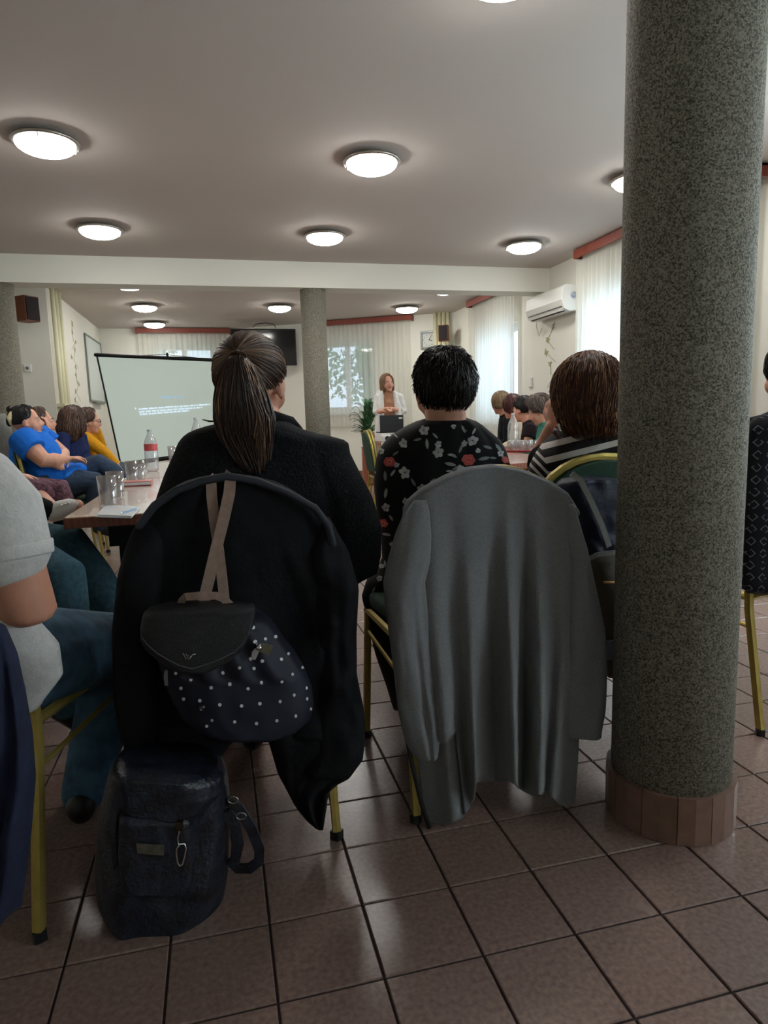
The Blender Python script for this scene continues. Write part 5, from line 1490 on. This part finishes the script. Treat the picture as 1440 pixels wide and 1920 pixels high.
ac_ = (Vector(J['sh'][1])-Vector(J['sh'][0])).normalized()
bk = Vector((-.01, .07, 0))
mb.loft([at(-52, 1295, 1.47)+bk, J['pel']+bk, J['wst']+bk, J['chs']+bk, (J['sh'][0]+J['sh'][1])/2+bk*.5, J['nek']-Vector((0, 0, .015))], [(.165, .13), (.17, .135), (.15, .12), (.16, .12), (.15, .095), (.075, .07)], side=ac_, n=24)
mb.loft([J['nek'].lerp(J['sh'][0], .6), J['sh'][0], J['sh'][0].lerp(J['el'][0], .45)], [.08, .085, .085], n=18)
mb.loft([at(-110, 905, 1.42), at(-50, 925, 1.38), at(-12, 965, 1.36), at(6, 1030, 1.35)], [.09, .09, .088, .082], n=20, cap='round')
mb.loft([at(5, 1180, 1.36), at(50, 1235, 1.37), at(62, 1265, 1.38), at(50, 1310, 1.38)], [(.06, .045), (.066, .045), (.055, .04), (.03, .03)], side=(1, 0, 0), n=16)
mb.build('shirt', M_wt, rC, smooth=True, voxel=.007, smooth_it=3)
mb = MB(); mb.loft([at(4, 1022, 1.352), at(9, 1050, 1.349)], [.086, .084], n=24, cap='flat'); mb.build('sleeve_cuff', M_wt, rC, smooth=True, bevel=.004)

# ================================================================ COATS AND BAGS
def foldcoat(u, v):
    return .014*sin(u*8+2*v+1)*v+.012*noise.noise(Vector((u*3.2, v*5, 1)))+.010*math.exp(-((u-.35-.5*v)/.05)**2)*v
mb = MB()
rowsK = [(889, 402, 446), (894, 380, 480), (900, 352, 510), (912, 328, 538), (930, 302, 566), (950, 283, 590), (970, 268, 610), (990, 258, 620), (1015, 246, 626), (1050, 228, 640), (1100, 221, 655), (1150, 216, 668), (1200, 212, 661), (1250, 212, 657), (1300, 212, 668), (1340, 218, 674), (1372, 224, 678)]
slab(mb, rowsK, 1.55, .055, foldcoat, n=70, m=70, power=4, shape=.4)
slab(mb, [(1340, 470, 674), (1372, 490, 680), (1390, 503, 683), (1420, 512, 680), (1448, 520, 660), (1456, 524, 640), (1470, 532, 618), (1500, 548, 613), (1530, 570, 609), (1556, 596, 606)], 1.54, .05, foldcoat, n=40, m=30, power=3)
slab(mb, [(1340, 222, 470), (1372, 226, 452), (1400, 234, 428), (1430, 242, 404), (1470, 250, 392)], 1.54, .05, foldcoat, n=40, m=20, power=3)
slab(mb, [(970, 606, 618), (1000, 590, 634), (1030, 575, 652), (1100, 585, 672), (1180, 590, 668), (1260, 585, 668), (1340, 590, 684), (1400, 580, 683), (1450, 560, 655)], 1.52, ramp(.05, 4), lambda u, v: .02*sin(v*22+u*2)*.5+.01*noise.noise(Vector((u*2, v*9, 5))), n=30, m=50, power=2.5)
slab(mb, [(975, 262, 290), (1000, 246, 318), (1030, 234, 320), (1080, 220, 310), (1180, 210, 300), (1280, 212, 300), (1380, 228, 310), (1430, 240, 320)], 1.52, ramp(.045, 4), lambda u, v: .012*sin(v*18+u*2)*.5, n=26, m=40, power=2.5)
coatK = mb.build('black_coat', M_blkcoat, smooth=True); tag(coatK, 'big black coat draped over the chair of the ponytailed person', 'coat')
mb = MB(); pts = [at(a, b, 1.49) for a, b in ((262, 985), (290, 948), (330, 920), (375, 903), (425, 893), (480, 902), (540, 925), (590, 953), (615, 985), (624, 1020))]
mb.loft(pts, [.009]*len(pts), n=10); mb.build('coat_hem', mat('coat edge binding', S(40, 44, 52), .7, bump=.2), coatK, smooth=True)

# grey wool coat
top = [(762, 962), (772, 945), (795, 925), (840, 900), (880, 885), (930, 879), (980, 888), (1030, 909), (1060, 930), (1080, 962)]
hemG = [(800, 1557), (835, 1549), (868, 1532), (888, 1500), (893, 1466), (930, 1464), (962, 1467), (972, 1478), (1000, 1492), (1016, 1489), (1020, 1478), (1048, 1508), (1076, 1521)]
leftG = [(762, 962), (758, 1050), (762, 1200), (780, 1400), (800, 1557)]
rightG = [(1080, 962), (1088, 1080), (1090, 1250), (1084, 1400), (1076, 1521)]
cf = coons(top, hemG, leftG, rightG)
ridges = [(.16, .05, .6), (.40, .06, .5), (.585, .035, 1.15), (.73, .04, 1.25), (.88, .05, .8)]
def greyfn(u, v):
    x, y = cf(u, v)
    f = 0
    for c, wd, am in ridges:
        d = (u-c-.03*sin(v*2+c*9)*v)/wd; f += am*math.exp(-d*d)
    f -= .55*math.exp(-((u-.50)/.03)**2)+.75*math.exp(-((u-.655)/.025)**2)+.5*math.exp(-((u-.28)/.05)**2)
    edge = 1-abs(2*u-1)**4
    Y = 1.545 - .035*edge - .065*f*min(1, (v*1.25)**1.3) - .01*noise.noise(Vector((u*5, v*4, 2))) - .02*v
    if u < .22 and v > .75: Y += .03
    return at(x, y, Y)
mb = MB().grid(greyfn, 120, 110)
# it turns over the top of the chair back and hangs down the other side
def backfn(u, v):
    x, y = cf(u, 0); p = greyfn(u, 0); a = min(1, v*3)*pi/2
    return p+Vector((0, .035*sin(a)+.02*(v > .33)*(v-.33), .008*sin(a*2)-.32*max(0, v-.25)))
greycoat = mb.build('grey_coat', M_grey, smooth=True, solid=.005, fix=False)
tag(greycoat, 'grey wool coat draped over the chair in the centre foreground', 'coat')
MB().grid(backfn, 60, 16).build('front_panel', M_grey, greycoat, smooth=True, solid=.005, fix=False)
mb = MB(); slab(mb, [(938, 776, 800), (960, 758, 806), (1000, 742, 808), (1050, 728, 806), (1092, 719, 796), (1130, 722, 800), (1200, 731, 806), (1270, 740, 812), (1330, 746, 818), (1390, 760, 822), (1412, 771, 819), (1420, 782, 806)], 1.515, ramp(.038, 5, .1),
     lambda u, v: .008*sin(v*7+u*2)+.006*noise.noise(Vector((u*2, v*8, 5)))-.012*math.exp(-((u-.2)/.15)**2)*v, n=34, m=60, power=2.2)
slab(mb, [(945, 1058, 1078), (980, 1052, 1086), (1050, 1062, 1104), (1120, 1060, 1120), (1180, 1055, 1133), (1260, 1040, 1136), (1330, 1030, 1133), (1370, 1030, 1126), (1384, 1050, 1124)], 1.525, ramp(.034, 5, .1),
     lambda u, v: .008*sin(v*6+u*3)+.006*noise.noise(Vector((u*2, v*8, 8))), n=34, m=60, power=2.2)
mb.build('sleeve', M_grey, greycoat, smooth=True)
mb = MB(); pts = [at(a, b, 1.545) for a, b in top]; mb.loft(pts, [.010]*len(pts), n=10); mb.build('folded_edge', M_grey, greycoat, smooth=True)
# dark strap hanging beside the grey coat to the floor
mb = MB(); mb.loft([at(752, 1330, 1.56), at(772, 1430, 1.53), at(790, 1505, 1.52), at(805, 1552, 1.52)], [(.006, .003)]*4, side=(1, 0, 0), n=8)
o = mb.build('hanging_strap', M_black, smooth=True); tag(o, 'thin black strap hanging to the floor at the left hem of the grey coat', 'strap')

# navy jacket at the left edge
mb = MB(); slab(mb, [(1170, -60, 6), (1230, -70, 30), (1300, -75, 46), (1380, -80, 60), (1460, -80, 66), (1560, -70, 58), (1640, -60, 48), (1700, -50, 40)], 1.22, .05, lambda u, v: .02*sin(v*5+u*6)+.012*noise.noise(Vector((u*3, v*5, 8))), n=30, m=50, power=2.5)
o = mb.build('navy_jacket', mat('navy jacket cloth', S(28, 36, 62), .85, noise_amt=.3, noise_scale=20, bump=.5, bump_scale=80), smooth=True); tag(o, 'navy jacket hanging down over the chair at the lower left edge', 'jacket')

# polka dot backpack
t = empty('backpack', at(440, 1250, 1.42), 'navy polka dot backpack with black flap hung by beige straps on the coat', 'backpack')
M_pd = mat('navy nylon', S(22, 25, 42), .6, noise_amt=.15, noise_scale=12, bump=.4, bump_scale=14)
M_fl_ = mat('black grained leather', S(30, 30, 32), .48, bump=.5, bump_scale=450)
rowsP = [(1148, 300, 490), (1165, 290, 512), (1190, 285, 528), (1220, 290, 552), (1250, 300, 570), (1285, 312, 584), (1315, 325, 588), (1340, 340, 582), (1358, 365, 560), (1368, 400, 520)]
mb = MB(); slab(mb, rowsP, 1.43, .075, lambda u, v: .006*sin(u*14)*(v < .5)+.004*noise.noise(Vector((u*4, v*4, 1))), n=60, m=40, power=3, shape=.45)
bag = mb.build('bag_body', M_pd, t, smooth=True)
mb = MB(); slab(mb, [(1133, 330, 470), (1137, 300, 478), (1142, 278, 479), (1152, 268, 478), (1175, 264, 474), (1195, 264, 466), (1212, 272, 456), (1228, 292, 440), (1242, 315, 412), (1252, 335, 388), (1259, 352, 372)], 1.385, .045, None, n=50, m=34, power=5, shape=.3)
flap = mb.build('flap', M_fl_, t, smooth=True)
bvf = bvh_of(flap)
def on(bvh, px, py, off):
    d = (at(px, py, 1)-CAM).normalized(); h, n_, i_, _ = bvh.ray_cast(CAM, d)
    if h is None: return at(px, py, 1.36)
    if n_.dot(d) > 0: n_ = -n_
    return h+n_*off
mb = MB(); pts = [on(bvf, x, y, .001) for x, y in ((268, 1196), (276, 1208), (294, 1224), (317, 1238), (337, 1248), (360, 1254), (374, 1250), (412, 1236), (440, 1222), (455, 1206), (464, 1190), (470, 1165), (474, 1145))]
mb.loft(pts, [.0013]*len(pts), n=6); mb.build('flap_piping', mat('grey piping', S(80, 80, 82), .5), flap, smooth=True)
mb = MB(); mb.loft([on(bvf, x, y, .0018) for x, y in ((344, 1225), (349, 1235), (353, 1227), (357, 1235), (361, 1227), (366, 1226))], [.0011]*6, n=5); 
mb.loft([on(bvf, x, y, .0018) for x, y in ((349, 1226), (354, 1236), (359, 1229))], [.0009]*3, n=5)
mb.build('emblem', M_chrome, flap, kind='stuff')
bvp = bvh_of(bag); shapes = []
for x, y in ((455, 1186), (474, 1177), (478, 1203), (497, 1198), (516, 1194), (470, 1235), (492, 1239), (476, 1253), (449, 1252), (418, 1261), (540, 1226), (527, 1236), (566, 1252), (548, 1264), (490, 1280), (465, 1291), (528, 1278), (396, 1289), (358, 1275), (340, 1290), (431, 1283), (375, 1313), (412, 1321), (453, 1323), (487, 1319), (525, 1315), (551, 1303), (574, 1290), (398, 1350), (440, 1353), (481, 1356), (519, 1351), (554, 1342), (582, 1329), (388, 1361), (378, 1328), (345, 1310), (330, 1262), (575, 1310)):
    r_ = rnd.uniform(2.9, 3.6); sx = max(.35, 1-((x-430)/190)**4); shapes.append(((x, y), [(r_*sx*cos(b), r_*sin(b)) for b in [i*pi/5 for i in range(10)]], 1))
print_on(bvp, shapes, 'polka_dots', mat('white print', S(214, 214, 214), .7), t, kind='stuff')
M_strap = mat('beige webbing strap', S(150, 126, 112), .8, noise_amt=.1, noise_scale=80, bump=.3)
def ribbon(pts, wpx, name, m, parent, th=.002):
    """flat strap through (px, py, Y) points"""
    P = [at(*p) for p in pts]; mb = MB()
    side = [((P[min(i+1, len(P)-1)]-P[max(i-1, 0)]).cross(Vector((0, 1, 0)))).normalized() for i in range(len(P))]
    vs = []
    for i, p in enumerate(P):
        w_ = (wpx[i] if isinstance(wpx, (list, tuple)) else wpx)/FPX*pts[i][2]/2
        for a, b in ((-1, -1), (1, -1), (1, 1), (-1, 1)): vs.append(p+side[i]*a*w_+Vector((0, 1, 0))*b*th)
    fs = []
    for i in range(len(P)-1):
        for k in range(4): fs.append((4*i+k, 4*i+(k+1) % 4, 4*i+4+(k+1) % 4, 4*i+4+k))
    fs.append((0, 1, 2, 3)); n = 4*(len(P)-1); fs.append((n+3, n+2, n+1, n))
    mb.add(vs, fs); return mb.build(name, m, parent, smooth=False)
ribbon([(420, 890, 1.53), (432, 897, 1.49), (430, 925, 1.475), (419, 975, 1.465), (405, 1030, 1.455), (392, 1085, 1.445), (384, 1118, 1.44), (382, 1140, 1.42)], 21, 'shoulder_strap', M_strap, t)
ribbon([(404, 895, 1.53), (396, 902, 1.495), (397, 930, 1.487), (402, 975, 1.48), (410, 1030, 1.47), (416, 1080, 1.46), (421, 1125, 1.445)], 19, 'shoulder_strap', M_strap, t)
ribbon([(338, 1136, 1.40), (341, 1126, 1.392), (348, 1119, 1.385), (375, 1117, 1.38), (405, 1117, 1.38), (418, 1122, 1.388), (432, 1134, 1.40)], [14, 13, 14, 15, 14, 14, 14], 'carry_handle', M_strap, t)
mb = MB(); c = on(bvp, 482, 1212, .008); mb.loft([c, c+Vector((0, -.006, 0))], [.008, .007], n=12); mb.build('drawcord_bead', M_chrome, t, smooth=True)
ribbon([(484, 1216, 1.345), (478, 1224, 1.344), (475, 1236, 1.344)], [8, 12, 8], 'drawcord_end', mat('pale grey leather', S(150, 144, 140), .6), t)
ribbon([(484, 1212, 1.346), (496, 1216, 1.345), (508, 1220, 1.345)], [14, 18, 20], 'drawcord_end', mat('olive leather', S(104, 98, 80), .6), t)
c = on(bvp, 381, 1323, .003); mb = MB(); mb.loft([c, c+Vector((0, -.003, 0))], [.0075, .006], n=14); mb.build('snap_button', mat('dark metal snap', S(90, 92, 96), .3, metal=1), t, smooth=True)
ribbon([(312, 1256, 1.36), (311, 1270, 1.36), (312, 1285, 1.36)], [6, 7, 6], 'drawcord_end', mat('grey leather', S(90, 90, 92), .6), t)

# black leather backpack on the floor
t = empty('backpack', at(310, 1690, 1.43), 'black leather rucksack standing on the floor under the polka dot backpack', 'backpack')
M_bl = mat('crinkled black leather', S(17, 18, 22), .38, noise_scale=34, col2=S(36, 42, 58), bump=.7, bump_scale=110, spec=.6)  # blue-grey noise paints a bluish sheen into the leather colour
c0 = atz(300, 1672, 0); YB = 1.46
mb = MB(); slab(mb, [(1432, 222, 400), (1438, 210, 420), (1450, 204, 426), (1480, 196, 430), (1520, 188, 432), (1570, 182, 430), (1620, 180, 428), (1660, 184, 422), (1685, 198, 408), (1700, 225, 380), (1706, 255, 345)], YB, .13,
     lambda u, v: .012*noise.noise(Vector((u*2.5, v*3, 4)))+.006*sin(u*6+v*7), n=60, m=50, power=3.2, shape=.42)
bg2 = mb.build('bag_body', M_bl, t, smooth=True)
mb = MB(); slab(mb, [(1424, 240, 380), (1430, 215, 405), (1440, 208, 422), (1465, 210, 424), (1490, 222, 400), (1505, 262, 345)], YB-.06, .09, lambda u, v: .005*sin(u*5), n=50, m=26, power=3, shape=.4)
mb.build('flap', M_bl, t, smooth=True)
mb = MB(); slab(mb, [(1520, 232, 350), (1530, 224, 362), (1600, 222, 366), (1650, 228, 362), (1668, 244, 345)], YB-.12, .035, lambda u, v: .004*noise.noise(Vector((u*3, v*3, 4))), n=36, m=24, power=5, shape=.35)
pk = mb.build('front_pocket', M_bl, t, smooth=True)
bvk = bvh_of(pk)
mb = MB(); a_ = [on(bvk, x, y, .002) for x, y in ((256, 1580), (308, 1583), (307, 1602), (258, 1598))]; mb.add(a_+[p+Vector((0, -.002, 0)) for p in a_], [(0, 1, 2, 3), (7, 6, 5, 4), (0, 4, 5, 1), (1, 5, 6, 2), (2, 6, 7, 3), (3, 7, 4, 0)])
mb.build('name_plate', mat('worn leather patch', S(86, 80, 66), .6, noise_amt=.3, noise_scale=60), pk)
Yk = on(bvk, 338, 1590, .006).y
mb = MB(); mb.box(tuple(at(331, 1558, Yk)-Vector((0, .003, .0))), tuple(at(343, 1540, Yk)+Vector((0, .003, 0)))); mb.build('buckle', mat('dark brass', S(70, 56, 40), .4, metal=.8), t, bevel=.001)
mb = MB(); pts = [at(x, y, Yk-.004) for x, y in ((336, 1560), (333, 1572), (334, 1583), (346, 1582), (349, 1590), (346, 1608), (343, 1620), (337, 1624), (333, 1618), (331, 1603), (331, 1592), (335, 1586))]
mb.loft(pts, [.0018]*len(pts), n=8); mb.build('carabiner', M_chrome, t, smooth=True)
ribbon([(426, 1500, 1.40), (448, 1515, 1.385), (470, 1550, 1.38), (486, 1590, 1.385), (485, 1615, 1.395), (468, 1628, 1.40), (445, 1628, 1.405), (430, 1612, 1.41)], [16, 18, 20, 20, 20, 18, 16, 16], 'shoulder_strap', M_bl, t, th=.006)
ribbon([(424, 1520, 1.39), (440, 1545, 1.385), (446, 1580, 1.385), (440, 1615, 1.395)], [20, 22, 24, 18], 'shoulder_strap', M_bl, t, th=.006)
for x, y in ((437, 1500), (452, 1530), (222, 1505)):
    c = at(x, y, 1.365); mb = MB(); mb.loft([c+_R0*.011*cos(a)+Vector((0, 0, .008*sin(a))) for a in [i*pi/5 for i in range(11)]], [.0016]*11, n=5); mb.build('strap_ring', M_chrome, t, smooth=True)
ribbon([(215, 1500, 1.36), (212, 1560, 1.345), (216, 1620, 1.345), (226, 1670, 1.36)], [10, 10, 9, 8], 'side_strap', M_bl, t, th=.003)

# navy bag with grey straps on the striped person's chair, and grey bag below
t = empty('backpack', at(1110, 960, 1.76), 'dark navy backpack with grey straps on the chair of the person in stripes', 'backpack')
mb = MB(); slab(mb, [(893, 1075, 1120), (898, 1058, 1180), (908, 1045, 1200), (925, 1038, 1210), (960, 1048, 1212), (1000, 1068, 1212), (1030, 1088, 1210), (1052, 1104, 1205)], 1.76, .05, lambda u, v: .01*noise.noise(Vector((u*3, v*5, 1))), n=40, m=30, power=4, shape=.4)
mb.build('bag_body', mat('navy crinkled nylon', S(24, 30, 50), .55, noise_amt=.4, noise_scale=20, bump=.6, bump_scale=50), t, smooth=True)
M_gs = mat('grey strap webbing', S(134, 132, 126), .8, bump=.3)
ribbon([(1072, 888, 1.72), (1088, 900, 1.70), (1108, 940, 1.695), (1128, 985, 1.69), (1142, 1025, 1.69)], 13, 'shoulder_strap', M_gs, t)
t = empty('bag', at(1130, 1070, 1.72), 'grey-brown bag hanging behind the grey coat next to the foreground column', 'bag')
mb = MB(); slab(mb, [(1036, 1125, 1190), (1045, 1108, 1200), (1070, 1106, 1200), (1100, 1120, 1200), (1200, 1136, 1200), (1270, 1140, 1198)], 1.72, .05, lambda u, v: .006*noise.noise(Vector((u*3, v*5, 1))), n=36, m=30, power=3)
mb.build('bag_body', mat('grey-brown canvas', S(96, 90, 82), .85, bump=.4), t, smooth=True)
ribbon([(1104, 1048, 1.665), (1120, 1040, 1.66), (1150, 1036, 1.66), (1185, 1036, 1.665)], 10, 'rim', M_gs, t)
mb = MB(); mb.loft([at(1133, 1092, 1.66), at(1160, 1092, 1.66)], [.004, .004], n=8); mb.build('metal_clip', mat('brass clip', S(190, 140, 90), .3, metal=.9), t, smooth=True)
mb = MB(); mb.box(tuple(at(1134, 1240, 1.665)), tuple(at(1152, 1200, 1.665)+Vector((0, .02, 0)))); mb.build('buckle', M_black, t, bevel=.002)
# the sneaker of the ponytailed person shows under her chair: a pale sole
a_ = J
